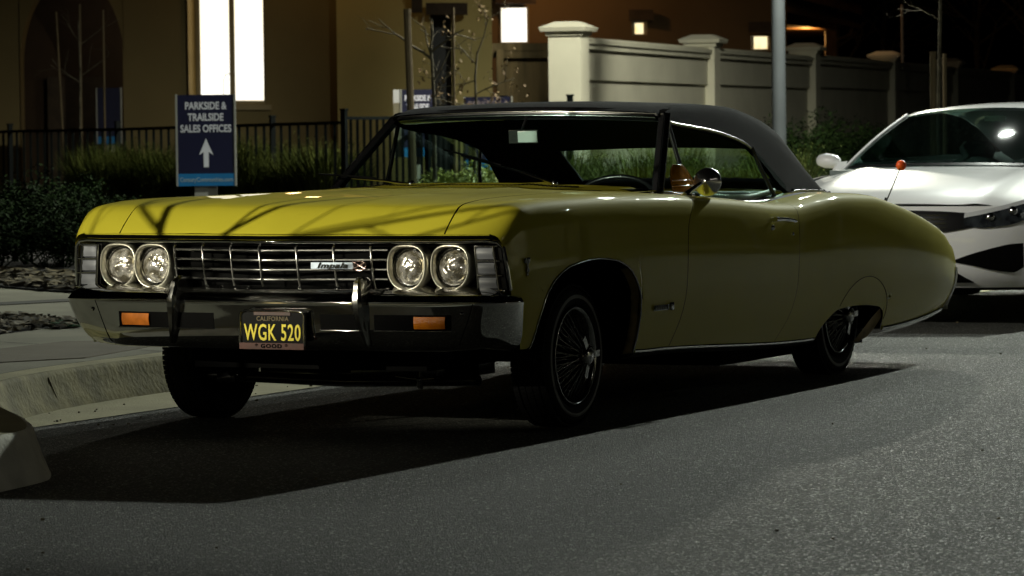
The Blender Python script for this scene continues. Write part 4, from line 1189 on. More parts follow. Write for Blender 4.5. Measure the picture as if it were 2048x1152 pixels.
def branch(b, p, dirv, L_, rad, depth, r, spread=.6, up=.15, leaves=None, kids=2):
    pts = [np.array(p)]; d = np.array(dirv, float); d /= np.linalg.norm(d); n = 4
    for k in range(n):
        d = d + np.array([r.gauss(0, .10), r.gauss(0, .10), r.gauss(0, .08) + up * .25]); d /= np.linalg.norm(d); pts.append(pts[-1] + d * L_ / n)
    b.tube(pts, [rad * (1 - .45 * k / n) for k in range(n + 1)], 5 if depth < 2 else 4, cap=False)
    if leaves is not None and depth >= 2:
        for q in pts[1:]:
            if r.random() < leaves[1]:
                e = np.array([r.uniform(-1, 1), r.uniform(-1, 1), r.uniform(-1.2, 0)]); e = e / np.linalg.norm(e) * r.uniform(.03, .07); w = np.cross(e, UP + d); w = w / (np.linalg.norm(w) + 1e-6) * .014
                leaves[0].add([q, q + e * .5 + w, q + e, q + e * .5 - w], [(0, 1, 2, 3)])
    if depth >= 4: return
    for k in range(kids + (1 if depth < 2 else 0)):
        i = r.randint(1, n); a = r.uniform(0, 6.28); s_ = np.cross(d, np.array([math.cos(a), math.sin(a), .3])); s_ /= np.linalg.norm(s_) + 1e-9
        branch(b, pts[i], d * (1 - spread * .4) + s_ * spread + UP * up, L_ * r.uniform(.5, .78), rad * (.62 - .05 * k) * (1 - .3 * i / n), depth + 1, r, spread, up, leaves, kids)


def tree(name, label, base, trunk_pts, rad, limbs, seed, leaves=0.0, kids=2, spread=.7, group=None, up=.15):
    g = thing(name, label, 'tree', base, group); r = random.Random(seed); t = MB(); P = [np.array(base) + np.array(q) for q in trunk_pts]
    t.tube(P, [rad * (1 - .5 * k / (len(P) - 1)) for k in range(len(P))], 8, cap=False); t.build('trunk', BARK, g)
    b = MB(); lf = MB()
    for (i, f, dv, L_, rr) in limbs:
        q = P[i] + (P[min(i + 1, len(P) - 1)] - P[i]) * f; branch(b, q, dv, L_, rr, 1, r, spread, up, (lf, leaves) if leaves else None, kids)
    b.build('branches', BARK, g)
    if lf.v: lf.build('leaves', DLEAF, g, smooth=False)
    return g


bt_ = zat(869, .1, 41)
tree('young_tree', 'bare staked sapling with pale crooked branches behind the car windscreen', tuple(bt_), [(0, 0, 0), (-.01, 0, .9), (.0, 0, 1.4), tuple(-RV * .02 + UP * 1.85), tuple(-RV * .03 + UP * 2.05)], .028,
     [(3, .2, -RV * 1.0 + UP * .65, .50, .019), (3, .6, RV * .8 + UP * .55, .45, .015), (2, .5, RV * .5 + UP * .8, .4, .011), (2, .1, RV * .5 + UP * .45 - FV * .4, .38, .010), (3, .1, -RV * .3 + UP, .38, .012), (4, 0, RV * .1 + UP * 1, .3, .012), (1, .8, RV * .6 + UP * .3, .35, .008)], 5, leaves=.12, kids=1, spread=.8)
bt_ = zat(948, .1, 42.5)
tree('young_tree', 'small tree holding dried brown leaves right of the staked sapling', tuple(bt_), [(0, 0, 0), (.02, 0, .8), tuple(RV * .03 + UP * 1.3), tuple(RV * .02 + UP * 1.7), tuple(RV * .05 + UP * 2.0)], .022,
     [(3, .5, -RV * .5 + UP * .6, .4, .009), (2, .5, RV * .9 + UP * .5, .5, .009), (2, .1, -RV * .8 + UP * .2, .5, .009), (3, .9, RV * .3 + UP * .8, .45, .010), (2, .9, -RV * .6 + UP * -.1, .45, .008), (1, .8, RV * .8 + UP * .3, .45, .008), (1, .5, -RV * .9 + UP * .25, .5, .008)], 8, leaves=.55, kids=2, spread=.9)
bt_ = zat(1876, .1, 42.3)
tree('young_tree', 'far bare sapling between two pale stakes behind the white car', tuple(bt_), [(0, 0, 0), (.02, 0, 1.2), tuple(RV * .03 + UP * 2.2), tuple(RV * .06 + UP * 3.2), tuple(RV * .06 + UP * 3.8)], .026,
     [(2, .1, -RV + UP * .6, .5, .005), (2, .6, RV + UP * .6, .5, .005), (3, .3, RV + UP * .8, .5, .005)], 12, kids=1)
bt_ = zat(160, .2, 57.6)
tree('young_tree', 'bare sapling tied between three thin stakes before the dark archway', tuple(bt_), [(0, 0, 0), (.0, 0, 1.0), tuple(RV * .02 + UP * 2.0), tuple(RV * .0 + UP * 2.8)], .02,
     [(1, .8, -RV + UP * .8, .6, .008), (1, .9, RV + UP * .7, .6, .008), (2, .5, RV + UP * .8, .5, .007), (2, .6, -RV + UP * .9, .5, .007)], 14, kids=1)
# street tree to the left of the photo: throws the branch shadows on the bonnet
tree('street_tree', 'bare street tree on the corner pavement just left of the view', (-5.6, 2.08, .17), [(0, 0, 0), (.02, .02, .7), (0, .05, 1.25), (.05, 0, 1.65), (.04, .18, 1.95), (.02, .10, 2.3), (.0, -.1, 2.7)], .017,
     [(3, .0, (.1, -.8, .75), .8, .010), (2, .5, (.1, .9, .35), .7, .009), (3, .5, (.1, .9, .30), .6, .008), (2, .9, (-.1, -.9, .30), .9, .007), (4, .0, (.1, -.9, .40), .9, .007), (3, .2, (0, -.9, .15), 1.0, .008), (2, .2, (0, .9, .7), .6, .010)], 23, kids=2, spread=.75)

# dark tree mass at the back right
TD = mat('night bark', (.04, .035, .025), rough=.9, var=.3)
for i, (x, d, s_) in enumerate(((1680, 100, 1.0), (1770, 108, 1.2), (1960, 100, 1.1), (2060, 95, 1.0))):
    b0 = zat(x, .2, d)
    tree('background_tree', ['bare tree behind the timber porch', 'bare tree behind the far end of the white wall', 'dark tree beyond the last wall pillar', 'dark tree at the far right edge behind the white car'][i], tuple(b0), [(0, 0, 0), (.1, 0, 1.5), (0, .1, 3), (.1, 0, 4.5)], .10 * s_,
         [(1, .5, (-.6, -.6, .8), 2.0, .05), (1, .9, (.8, .3, .8), 2.0, .05), (2, .4, (-.3, .8, .8), 2.0, .045), (2, .7, (.5, -.7, .9), 1.8, .04), (3, .0, (-.8, 0, .9), 1.8, .04), (2, .1, (.1, -1, .5), 1.8, .04)], 50 + i, kids=2)

# ================================================================ boundary wall
WALLM = mat('white stucco', (.62, .60, .47), rough=.85, var=.06, vscale=1.5, bump=.3, bscale=140)
wall = thing('boundary_wall', 'long pale stucco wall with capped pillars and raised panels running off behind the cars', 'wall', zat(1400, .1, 58))
WP = [(.82, 49.8, 62), (3.12, 58, 90), (5.42, 66, 105), (7.72, 74, 124), (10.0, 82, 137), (12.4, 90, 150), (14.8, 98, 160)]


def wp(R_, D): return CAM * np.array([1, 1, 0]) + RV * R_ + FV * D


wd_ = (wp(*WP[1][:2]) - wp(*WP[0][:2])); wd_ /= np.linalg.norm(wd_); wn = np.array([wd_[1], -wd_[0], 0])
ztops = [2.62, 2.63, 2.66, 2.66, 2.65, 2.60, 2.60]
for i, (R_, D, _) in enumerate(WP):
    p = wp(R_, D); zt = ztops[i]
    q = MB(); q.obox(p + UP * (zt - .12) / 2, wd_ * .23, wn * .23, UP * (zt - .12) / 2); pl = q.build('pillar', WALLM, wall, smooth=False)
    q = MB()
    for h0, h1, w0, w1 in ((zt - .16, zt - .10, .26, .27), (zt - .10, zt - .045, .32, .34), (zt - .045, zt + .035, .34, .16)):
        vs = [p + wd_ * a * w0 + wn * b * w0 + UP * h0 for a, b in ((-1, -1), (1, -1), (1, 1), (-1, 1))] + [p + wd_ * a * w1 + wn * b * w1 + UP * h1 for a, b in ((-1, -1), (1, -1), (1, 1), (-1, 1))]
        q.add(vs, [(0, 3, 2, 1), (4, 5, 6, 7), (0, 1, 5, 4), (1, 2, 6, 5), (2, 3, 7, 6), (3, 0, 4, 7)])
    q.build('cap', WALLM, pl, smooth=False)
for i in range(len(WP) - 1):
    a, b = wp(*WP[i][:2]) + wd_ * .23, wp(*WP[i + 1][:2]) - wd_ * .23; zt = ztops[i] - .18; c = (a + b) / 2; h = (b - a) / 2
    q = MB(); q.obox(c + UP * (zt - .16) / 2, h, wn * .08, UP * (zt - .16) / 2); q.obox(c + UP * (zt - .39) + wn * .10, h - wd_ * .001, wn * .022, UP * .19); q.build('wall_panel', WALLM, wall, smooth=False)
    q = MB(); q.obox(c + UP * (zt - .12), h, wn * .17, UP * .038); q.obox(c + UP * (zt - .05), h, wn * .20, UP * .030); q.obox(c + UP * (zt - .01), h, wn * .15, UP * .018); q.build('coping', WALLM, wall, smooth=False)
# timber side fence
TFM = mat('weathered fence boards', (.06, .042, .012), col2=(.14, .10, .04), rough=.85, vscale=6, stretch=(1, 1, .12), bump=.3)
tf0 = at(985, 92, 53); tf = thing('timber_fence', 'brown board fence with top rail between the house and the white wall', 'fence', (tf0[0], tf0[1], .1))
q = MB()
for k in range(13):
    x0 = 997 + 9.0 * k; a = at(x0, 92, 52.8); q.obox(np.array([a[0], a[1], (a[2] - .04) / 2]) + FV * (.006 * (k % 2)), RV * .033, FV * .009, UP * (a[2] - .04) / 2)
q.build('boards', TFM, tf, smooth=False)
a, b = at(984, 94, 52.7), at(1113, 94, 52.7); q = MB(); q.obox((a + b) / 2, (b - a) / 2, FV * .03, UP * .055); q.obox((a + b) / 2 - UP * .11, (b - a) / 2, FV * .015, UP * .05); q.build('top_rail', TFM, tf, smooth=False)
a = at(1000, 92, 52.6); MB().obox((a[0], a[1], a[2] / 2 - .02), RV * .05, FV * .04, UP * (a[2] / 2 - .03)).build('post', TFM, tf, smooth=False)

# ================================================================ house
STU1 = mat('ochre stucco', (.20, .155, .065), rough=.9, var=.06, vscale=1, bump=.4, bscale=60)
STU2 = mat('lit tan stucco', (.58, .48, .19), rough=.9, var=.06, vscale=1, bump=.4, bscale=60)  # side wall tone raised to stand in for lamp light falling on it
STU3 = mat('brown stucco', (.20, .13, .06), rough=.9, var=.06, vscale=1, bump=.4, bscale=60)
FRM = mat('window frame', (.30, .24, .12), rough=.6, var=.08)
WTRIM = mat('dark timber trim', (.05, .033, .018), rough=.8, var=.2, vscale=6)
LITW = emis('lit window', (1.0, .90, .66), 1.7, (1.0, .97, .86), .7)
LITY = emis('lit window yellow', (1.0, .66, .16), 1.3, (1.0, .86, .5), 3.0)
house = thing('house', 'two storey stucco house with an arched entry and brightly lit windows', 'house', zat(500, .1, 64))


def Q(x, y, d): return at(x, y, d)


def wall_holes(x0, x1, d, z1, holes, m, name, thick=.25, parent=None, d2=None):
    """wall from photo column x0 to x1; holes (xa, xb, ytop, ybot) in photo coordinates"""
    d2 = d2 or d

    def dd(x): return 1 / (1 / d + (1 / d2 - 1 / d) * (x - x0) / (x1 - x0))

    xs_ = sorted(set([x0, x1] + [h[0] for h in holes] + [h[1] for h in holes]))
    b = MB()
    for xa, xb in zip(xs_[:-1], xs_[1:]):
        A, B = zat(xa, 0, dd(xa)), zat(xb, 0, dd(xb)); zs = [(0, z1)]
        for h in holes:
            if h[0] <= xa and h[1] >= xb:
                zt = Q((xa + xb) / 2, h[2], dd((xa + xb) / 2))[2]; zb_ = Q((xa + xb) / 2, h[3], dd((xa + xb) / 2))[2]; zs = [(0, zb_), (zt, z1)]
        for za, zc_ in zs:
            if zc_ <= za: continue
            c = (A + B) / 2; hv = (B - A) / 2; n_ = np.cross(hv / np.linalg.norm(hv), UP)
            b.obox(c + UP * (za + zc_) / 2 - n_ * thick / 2, hv, n_ * thick / 2, UP * (zc_ - za) / 2)
    return b.build(name, m, parent, smooth=False)


HW = 62.0
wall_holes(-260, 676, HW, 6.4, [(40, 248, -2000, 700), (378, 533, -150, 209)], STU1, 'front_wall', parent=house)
# arch head
ar = MB(); A_ = []
for k in range(25):
    a = math.pi * k / 24; A_.append((144 + 104 * math.cos(a), 125 - 175 * math.sin(a)))
for (x0, y0), (x1, y1) in zip(A_[:-1], A_[1:]):
    p0, p1 = Q(x0, y0, HW), Q(x1, y1, HW); t0, t1 = np.array([p0[0], p0[1], 6.4]), np.array([p1[0], p1[1], 6.4])
    ar.add([p0, p1, t1, t0], [(0, 1, 2, 3)]); ar.add([p0, p1, p1 + FV * .5, p0 + FV * .5], [(0, 1, 2, 3)])
for x in (40, 248):
    p0 = Q(x, 125, HW); ar.add([p0, (p0[0], p0[1], 0), np.array([p0[0], p0[1], 0]) + FV * .5, p0 + FV * .5], [(0, 1, 2, 3)])
ar.build('arch', STU1, house, smooth=False)
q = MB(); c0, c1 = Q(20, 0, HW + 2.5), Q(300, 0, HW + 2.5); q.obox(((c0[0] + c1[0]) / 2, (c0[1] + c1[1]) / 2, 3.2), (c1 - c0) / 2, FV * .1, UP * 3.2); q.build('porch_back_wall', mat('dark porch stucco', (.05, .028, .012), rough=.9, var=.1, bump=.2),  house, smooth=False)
c0 = Q(150, 100, HW + 2.3); MB().obox((c0[0], c0[1], 1.1), RV * .5, FV * .05, UP * 1.1).build('front_door', WTRIM, house, smooth=False)
# main lit window
w0, w1 = Q(390, 0, HW), Q(533, 0, HW); zt, zb_ = Q(460, -150, HW)[2], Q(460, 209, HW)[2]
cc = (w0 + w1) / 2; hv = (w1 - w0) / 2
win = MB()
for e, sgn in ((w0, 1), (w1, -1)): win.obox((e[0] + RV[0] * sgn * .035, e[1] + RV[1] * sgn * .035, (zt + zb_) / 2) + FV * .10, RV * .035, FV * .05, UP * (zt - zb_) / 2)
win.obox((cc[0], cc[1], zb_ + .035) + FV * .1, hv - RV * .07, FV * .048, UP * .035)
wf = win.build('window', FRM, house, smooth=False)
m_ = Q(462, 0, HW); MB().obox((m_[0], m_[1], (zt + zb_) / 2) + FV * .09, RV * .045, FV * .05, UP * ((zt - zb_) / 2 - .001)).build('mullion', FRM, wf, smooth=False)
MB().obox((cc[0], cc[1], (zt + zb_) / 2) + FV * .16, hv - RV * .03, FV * .005, UP * ((zt - zb_) / 2 - .01)).build('lit_pane', LITW, wf, smooth=False)
MB().obox((cc[0], cc[1], zb_ - .05) - FV * .03, hv + RV * .06, FV * .05, UP * .045).build('sill', FRM, wf, smooth=False)
# lamp stand silhouette inside the window
lampb = MB(); lp = Q(446, 205, HW); lt = Q(446, 160, HW); lampb.tube([lp + FV * .13, lt + FV * .13, Q(450, 149, HW) + FV * .13, Q(458, 147, HW) + FV * .13], .008, 6).build('curved_lamp_stem', FRM, wf)
WARMREV = mat('warm lit reveal', (.55, .40, .15), rough=.6, var=.06)  # glow of the window on the reveal put into its colour
a0, a1 = Q(375, 0, HW - .10), Q(393, 0, HW + .12)
MB().add([(a0[0], a0[1], zb_ - .02), (a1[0], a1[1], zb_), (a1[0], a1[1], zt), (a0[0], a0[1], zt)], [(0, 1, 2, 3)]).build('splayed_reveal', WARMREV, wf, smooth=False)
# return wall and second facade
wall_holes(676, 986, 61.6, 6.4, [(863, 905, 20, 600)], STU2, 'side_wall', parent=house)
a = Q(884, 0, 62.0); MB().obox((a[0], a[1], 1.6), RV * .22, FV * .02, UP * 1.7).build('dark_side_door', mat('dark door', (.012, .015, .017), rough=.4, var=.2), house, smooth=False)
a, b = Q(852, 18, 61.2), Q(935, 18, 61.2); MB().obox((a + b) / 2, (b - a) / 2, FV * .12, UP * .10).build('door_lintel', WTRIM, house, smooth=False)
a = Q(834, 10, 61.3); lant = MB().obox(a, RV * .09, FV * .10, UP * .13); lant.obox(a + UP * .15, RV * .12, FV * .12, UP * .02); lant.build('wall_lantern', WTRIM, house, smooth=False)
wall_holes(986, 1575, 68, 6.4, [(999, 1058, 13, 87), (1266, 1297, 43, 71), (1504, 1541, 70, 101)], STU3, 'rear_wing_wall', parent=house, d2=70)


def lit(xa, xb, ya, yb, d, m):
    a, b = Q(xa, ya, d), Q(xb, yb, d); c = (a + b) / 2; w_ = abs(np.dot(b - a, RV)) / 2; h = abs(a[2] - b[2]) / 2
    f = MB()
    for s_ in (-1, 1): f.obox(c + RV * s_ * (w_ - .02), RV * .02, FV * .04, UP * h)
    f.obox(c + UP * (h - .02), RV * (w_ - .04), FV * .039, UP * .02); f.obox(c - UP * (h - .02), RV * (w_ - .04), FV * .039, UP * .02)
    fo = f.build('window', FRM, house, smooth=False)
    MB().obox(c + FV * .05, RV * w_, FV * .005, UP * h).build('lit_pane', m, fo, smooth=False)
    return fo


lit(998, 1059, 12, 88, 68.25, LITW); lit(1265, 1298, 42, 72, 69.2, LITY); lit(1503, 1542, 69, 102, 69.95, LITY)
for xa, xb, y, d in ((990, 1072, -3, 67.7), (1258, 1306, 30, 68.8), (1498, 1545, 54, 69.5)):
    a, b = Q(xa, y, d), Q(xb, y, d); MB().obox((a + b) / 2, (b - a) / 2, FV * .08, UP * .10).build('window_header', WTRIM, house, smooth=False)
# tiled porch roof at the right
TILE = mat('clay roof tile', (.16, .075, .03), col2=(.30, .15, .07), rough=.8, vscale=5, bump=.3)
d0, d1 = 76.0, 90.0
e0, e1 = Q(1560, -12, d0), Q(1722, 30, d1); sl = RV * -1.6 + UP * .9
tl_ = MB(); n = 26
for k in range(n):
    p = e0 + (e1 - e0) * k / (n - 1); w_ = np.linalg.norm(e1 - e0) / n * .5; dd_ = (e1 - e0) / np.linalg.norm(e1 - e0)
    rr_ = []
    for t in (0, 1):
        rr_.append([p + sl * t * 1.5 + dd_ * w_ * math.cos(a) + UP * w_ * .9 * math.sin(a) for a in [math.pi * i / 6 for i in range(7)]])
    tl_.grid(rr_)
tl_.build('tile_roof', TILE, house)
a, b = e0 - UP * .12, e1 - UP * .12; MB().obox((a + b) / 2 - RV * .8 + UP * .25, (b - a) / 2, RV * .8 - UP * .42, UP * .06).build('eave_soffit', STU3, house, smooth=False)
# porch beam, post and ceiling
PORCH = mat('porch timber', (.30, .17, .07), rough=.7, var=.15, vscale=5)
a, b = Q(1552, 36, 80), Q(1672, 51, 87); MB().obox((a + b) / 2, (b - a) / 2, FV * .08, UP * .11).build('porch_beam', WTRIM, house, smooth=False)
cp = [Q(x, y, (3.7 - CAM[2]) * FPX / (262 - y)) for x, y in ((1550, 44), (1648, 58), (1662, 68), (1560, 82))]
MB().add(cp + [p + UP * .08 for p in cp], [(0, 1, 2, 3), (7, 6, 5, 4), (0, 4, 5, 1), (1, 5, 6, 2), (2, 6, 7, 3), (3, 7, 4, 0)]).build('porch_ceiling', PORCH, house, smooth=False)
a = Q(1661, 62, 87); MB().obox((a[0], a[1], a[2] / 2), RV * .13, FV * .10, UP * a[2] / 2).build('porch_post', PORCH, house, smooth=False)
gp_ = [Q(1703, 58, 84), Q(1702, 66, 84), Q(1690, 74, 83.5), Q(1670, 80, 82.5), Q(1669, 140, 82.5)]; MB().tube(gp_, .035, 8).build('downpipe', PORCH, house)
# roof over the main block (above the view)
rq = MB(); a, b = zat(-300, 6.4, 61), zat(1000, 6.4, 61)
rq.add([a - FV * .6, b - FV * .6, b + FV * 7 + UP * 2.4, a + FV * 7 + UP * 2.4, a - FV * .6 - UP * .15, b - FV * .6 - UP * .15], [(0, 1, 2, 3), (4, 5, 1, 0)])
rq.build('main_roof', TILE, house, smooth=False)

# ================================================================ street lamps
POLEM = mat('galvanised pole', (.13, .15, .165), rough=.5, metal=.2, var=.08, vscale=3, bump=.05)


def spot_light(name, loc, watts, col, size=.10, spot=None, target=None, parent=None):
    l = bpy.data.lights.new(name, 'SPOT' if spot else 'POINT'); l.energy = watts; l.color = col; l.shadow_soft_size = size
    if spot: l.spot_size = math.radians(spot); l.spot_blend = .35 if spot > 20 else .55
    o = bpy.data.objects.new(name, l); COL.objects.link(o); o.location = loc
    d = Vector(target) - Vector(loc) if target is not None else Vector((0, 0, -1)); o.rotation_euler = d.to_track_quat('-Z', 'Y').to_euler()
    return o


DPOLE = mat('dark bronze pole', (.02, .018, .015), rough=.7, var=.1, spec=.1)


def street_lamp(base, arm, head, label, L_, POLEM=DPOLE):
    g = thing('street_lamp', label, 'street lamp', base)
    bx, by = base[0], base[1]; H_ = L_[2] + .3
    MB().tube([(bx, by, .1), (bx, by, H_ * .5), (bx, by, H_)], [.095, .082, .060], 20).build('pole', POLEM, g)
    MB().lathe([(.15, 0), (.15, .06), (.12, .10), (.097, .18)], (bx, by, .17), (0, 0, 1), 20).build('base_collar', POLEM, g)
    hx, hy = L_[0], L_[1]
    MB().tube([(bx, by, H_ - .3), (bx + (hx - bx) * .35, by + (hy - by) * .35, H_ + .1), (bx + (hx - bx) * .85, by + (hy - by) * .85, H_ + .12)], .035, 10).build('arm', POLEM, g)
    dv = np.array([hx - bx, hy - by, 0]); dv /= np.linalg.norm(dv); pv_ = np.array([-dv[1], dv[0], 0])
    c = np.array([hx, hy, H_ + .12]); MB().obox(c, dv * .32, pv_ * .14, UP * .045).build('lamp_head', POLEM, g, smooth=False)
    MB().obox(c - UP * .056, dv * .16, pv_ * .10, UP * .01).build('lamp_lens', emis('lamp lens', L_[4], 60 if L_[3] > 1500 else 12), g, smooth=False)
    if L_[3] > 9000: spot_light('street_light', (hx, hy, L_[2]), L_[3], L_[4], .11, 174, (3, -1, 0))
    else: spot_light('street_light', (hx, hy, L_[2]), L_[3], L_[4], .11, 172)


pa = zat(1558, .17, 45.0)
street_lamp(tuple(pa), None, None, 'grey street lamp pole standing behind the yellow car beside the white wall', LAMP_E, POLEM)
street_lamp((21.3, -8.4, .0), None, None, 'tall street lamp arching over the road right of the view', LAMP_A)
lampa = thing('street_lamp', 'lower street lamp arching over the white car', 'street lamp', (13.5, -7.6, .1))
MB().tube([(13.5, -7.6, .1), (13.5, -7.6, 6.2), (13.3, -3, 6.5), (13.19, 1.85, 6.18)], [.09, .07, .045, .03], 12).build('pole', DPOLE, lampa)
MB().obox((13.19, 1.95, 6.13), (0, .20, 0), (.13, 0, 0), UP * .035).build('lamp_head', DPOLE, lampa, smooth=False)
MB().obox((13.19, 1.95, 6.08), (0, .14, 0), (.09, 0, 0), UP * .01).build('lamp_lens', emis('second lamp lens', (.92, 1, .95), 40), lampa, smooth=False)
spot_light('street_light', (13.19, 1.95, 6.05), 1000, (.93, 1, .9), .10, 170)
sg = thing('street_lamp', 'added fill lamp on the corner pavement aimed between the cars', 'street lamp', (-6.2, 8.8, .17))  # added out-of-view lamp that fills the ground between the two cars
MB().tube([(-6.2, 8.8, .15), (-6.2, 8.8, 8.6), (-6.0, 8.5, 8.8)], .06, 12).build('pole', DPOLE, sg)
MB().obox((-6.0, 8.45, 8.72), (.16, -.1, 0), (.08, .12, 0), UP * .06).build('lamp_head', DPOLE, sg, smooth=False)
spot_light('added_fill_spot', (-5.9, 8.4, 8.6), 5500, (1, .97, .85), .08, 22, (6.6, -.4, .2))
street_lamp((-16.0, 9.5, .17), None, None, 'street lamp on the near corner left of the view', LAMP_B)
flg = thing('floodlight', 'shaded floodlight on a short post left of the view', 'floodlight', (FLOOD_C[0] - .3, FLOOD_C[1] + .1, .17))
MB().tube([(FLOOD_C[0] - .3, FLOOD_C[1] + .1, .15), (FLOOD_C[0] - .3, FLOOD_C[1] + .1, FLOOD_C[2] + .1)], .04, 12).build('post', POLEM, flg)
MB().obox((FLOOD_C[0] - .18, FLOOD_C[1] + .06, FLOOD_C[2] + .03), (.09, 0, -.02), (0, .10, 0), (.01, 0, .07)).build('lamp_housing', POLEM, flg, smooth=False)
spot_light('flood_light', FLOOD_C[:3], FLOOD_C[3], FLOOD_C[4], .022, 11.2, (-.4, 0, 1.31))
street_lamp((27.5, -16.0, .17), None, None, 'street lamp on the far side of the road right of the view', LAMP_D)
# wall lantern glow, porch light and added warm fills
spot_light('porch_light', tuple(Q(1612, 78, 88.5)), 60, (1, .48, .13), .1)
spot_light('eave_fill', tuple(Q(1640, -40, 73)), 30, (1, .6, .3), .1)  # added fill point for the roof tiles, no fixture
spot_light('rear_wall_fill', tuple(Q(1140, -70, 66.5)), 45, (1, .55, .22), .1)  # added warm fill to lift the dark rear wall, no fixture
spot_light('wall_lantern_light', tuple(Q(600, -260, 60.4)), 30, (1, .62, .25), .15)
wl = thing('wall_light', 'small wall lantern high on the house front', 'lamp', tuple(Q(600, -262, 61.6)))
MB().obox(Q(600, -262, 61.8), RV * .09, FV * .12, UP * .14).build('lantern_body', WTRIM, wl, smooth=False)

spot_light('nose_fill_spot', (-28, -20, 7.3), 3800, (1, .97, .88), .1, 5.4, (-3.3, -.15, .1))  # added narrow spot, out of view, brightens only the kerb nose
# ================================================================ the far side of the road and the corner behind the viewpoint
GW = mat('garden wall render', (.42, .38, .27), rough=.85, var=.1, vscale=.6, bump=.3)
struct(MB().box((-60, -26, -.02), (120, -12.6, .15)).build('far_pavement', CONC, None, smooth=False), label='pavement across the road')
gw = MB().box((-8, -19.3, .1), (110, -19.0, 2.1)); gw.box((-8.1, -19.4, 2.1), (110.1, -18.9, 2.2))
tag(gw.build('garden_wall', GW, None, smooth=False), 'long rendered garden wall across the road', 'wall')
gw = MB().box((-33, -6, -.1), (-32.7, 34, 2.0)); gw.box((-33.1, -6.1, 2.0), (-32.6, 34.1, 2.1))
tag(gw.build('garden_wall', GW, None, smooth=False), 'rendered garden wall across the side street', 'wall')
hb = thing('house', 'pale house with lit windows across the side street', 'house', (-40, 12, 0))
MB().box((-46, -2, -.1), (-40, 26, 6.2)).build('wall', GW, hb, smooth=False)
for yy in (1.5, 7, 14, 21):
    MB().box((-39.98, yy, 2.6), (-39.94, yy + 1.3, 4.2)).build('window', LITY, hb, smooth=False)
for i, (x, y, lab) in enumerate(((-31, -3.5, 'street lamp across the side street'), (-28, -20, 'street lamp at the far corner behind the viewpoint'), (2, -18, 'street lamp across the road beside the garden wall'))):
    g = thing('street_lamp', lab, 'street lamp', (x, y, .1))
    MB().tube([(x, y, .1), (x, y, 7.4)], .07, 12).build('pole', DPOLE, g)
    MB().obox((x, y, 7.5), (.3, 0, 0), (0, .16, 0), UP * .05).build('lamp_head', DPOLE, g, smooth=False)
    MB().obox((x, y, 7.43), (.2, 0, 0), (0, .12, 0), UP * .012).build('lamp_lens', emis('far lamp lens', (1, .92, .8), 90), g, smooth=False)
    spot_light('street_light', (x, y, 7.38), (260, 200, 320)[i], (1, .9, .7), .12, 150)
# ================================================================ white saloon parked behind
KX, KY = 7.15, .40
KIA = thing('parked_car', 'white modern saloon parked behind the yellow convertible', 'car', (KX + 2.3, KY, 0))
KW = mat('white car paint', (.86, .87, .88), rough=.35, coat=1.0, var=.02, bump=.01, bscale=600)
KG = glass('saloon glass', (.45, .62, .58), refl=1.0, rough=.04)
KGL = mat('saloon dark trim', (.008, .008, .009), rough=.25, coat=.5, var=.2)
kz = crv([(0, .70), (.06, .735), (.2, .785), (.5, .845), (.9, .895), (1.25, .925), (1.45, .93)])      # bonnet centre
kwid = crv([(0, .70), (.06, .78), (.15, .84), (.35, .90), (.7, .925), (2.5, .93), (3.9, .91), (4.5, .82)])


def kp(u, y, z): return (KX + u, KY + y, z)


# plan recession of the nose
def knose(y, z):
    k = crvn(abs(y)); return k + kface(z)


crvn = crv([(0, 0), (.3, .015), (.5, .05), (.65, .11), (.78, .20), (.87, .34), (.92, .52)])
kface = crv([(.20, .10), (.28, .03), (.36, 0), (.5, -.01), (.62, .01), (.70, .05), (.74, .09)])
# bonnet
G = []
for q in lin(0, 1, 16):
    row = []
    for v in lin(-1, 1, 25):
        y = v * (.86 * (1 - q) + .80 * q) if True else v
        u0 = knose(y, .72); u1 = 1.22 + .10 * abs(v) ** 2 * -1 + .02; u = u0 + (u1 - u0) * q
        z = kz(.03 + 1.25 * q) - .075 * (abs(v) ** 3) * (1 - .25 * q) + .018 * math.exp(-((abs(v) - .62 - .1 * q) / .10) ** 2) - .004
        row.append(kp(u, y, z))
    G.append(row)
MB().grid(G).build('bonnet', KW, KIA)
# fender tops and sides
for s in (-1, 1):
    G = []
    for u in lin(.16, 4.45, 60):
        w = kwid(u); zs_ = kz(min(u, 1.4)) - .07 if u < 1.4 else .935 + .02 * min(1, (u - 1.4) / 2)
        yi = .86 * (1 - min(1, u / 1.3)) + .80 * min(1, u / 1.3) if u < 1.3 else .80
        arch = 0.0
        for cu in (.90, 3.72):
            if abs(u - cu) < .36: arch = max(arch, .33 + math.sqrt(max(0, .36**2 - (u - cu) ** 2)) - .02)
        zb2 = max(.20, arch)
        yi = min(yi, w - .02)
        row = [kp(u, s * yi, zs_ + .02), kp(u, s * (yi * .5 + w * .5), zs_ + .012), kp(u, s * (w - .035), zs_ - .02)]
        for t in lin(0, 1, 8):
            z = (zs_ - .06) * (1 - t) + zb2 * t; row.append(kp(u, s * (w - .012 * abs(t * 2 - 1) ** 2 - .05 * max(0, t - .8) * 3), z))
        G.append(row)
    MB().grid(G).build('body_side', KW, KIA)
# front fascia
G = []
for z in lin(.22, .70, 16): G.append([kp(knose(v * .93, z), v * .93, z) for v in lin(-1, 1, 41)])
MB().grid(G).build('front_bumper', KW, KIA)
MB().grid([[kp(knose(v * .90, .22) + o, v * .90, z) for v in lin(-1, 1, 21)] for o, z in ((0.004, .225), (.10, .20), (.6, .19))]).build('under_tray', BLACK, KIA)


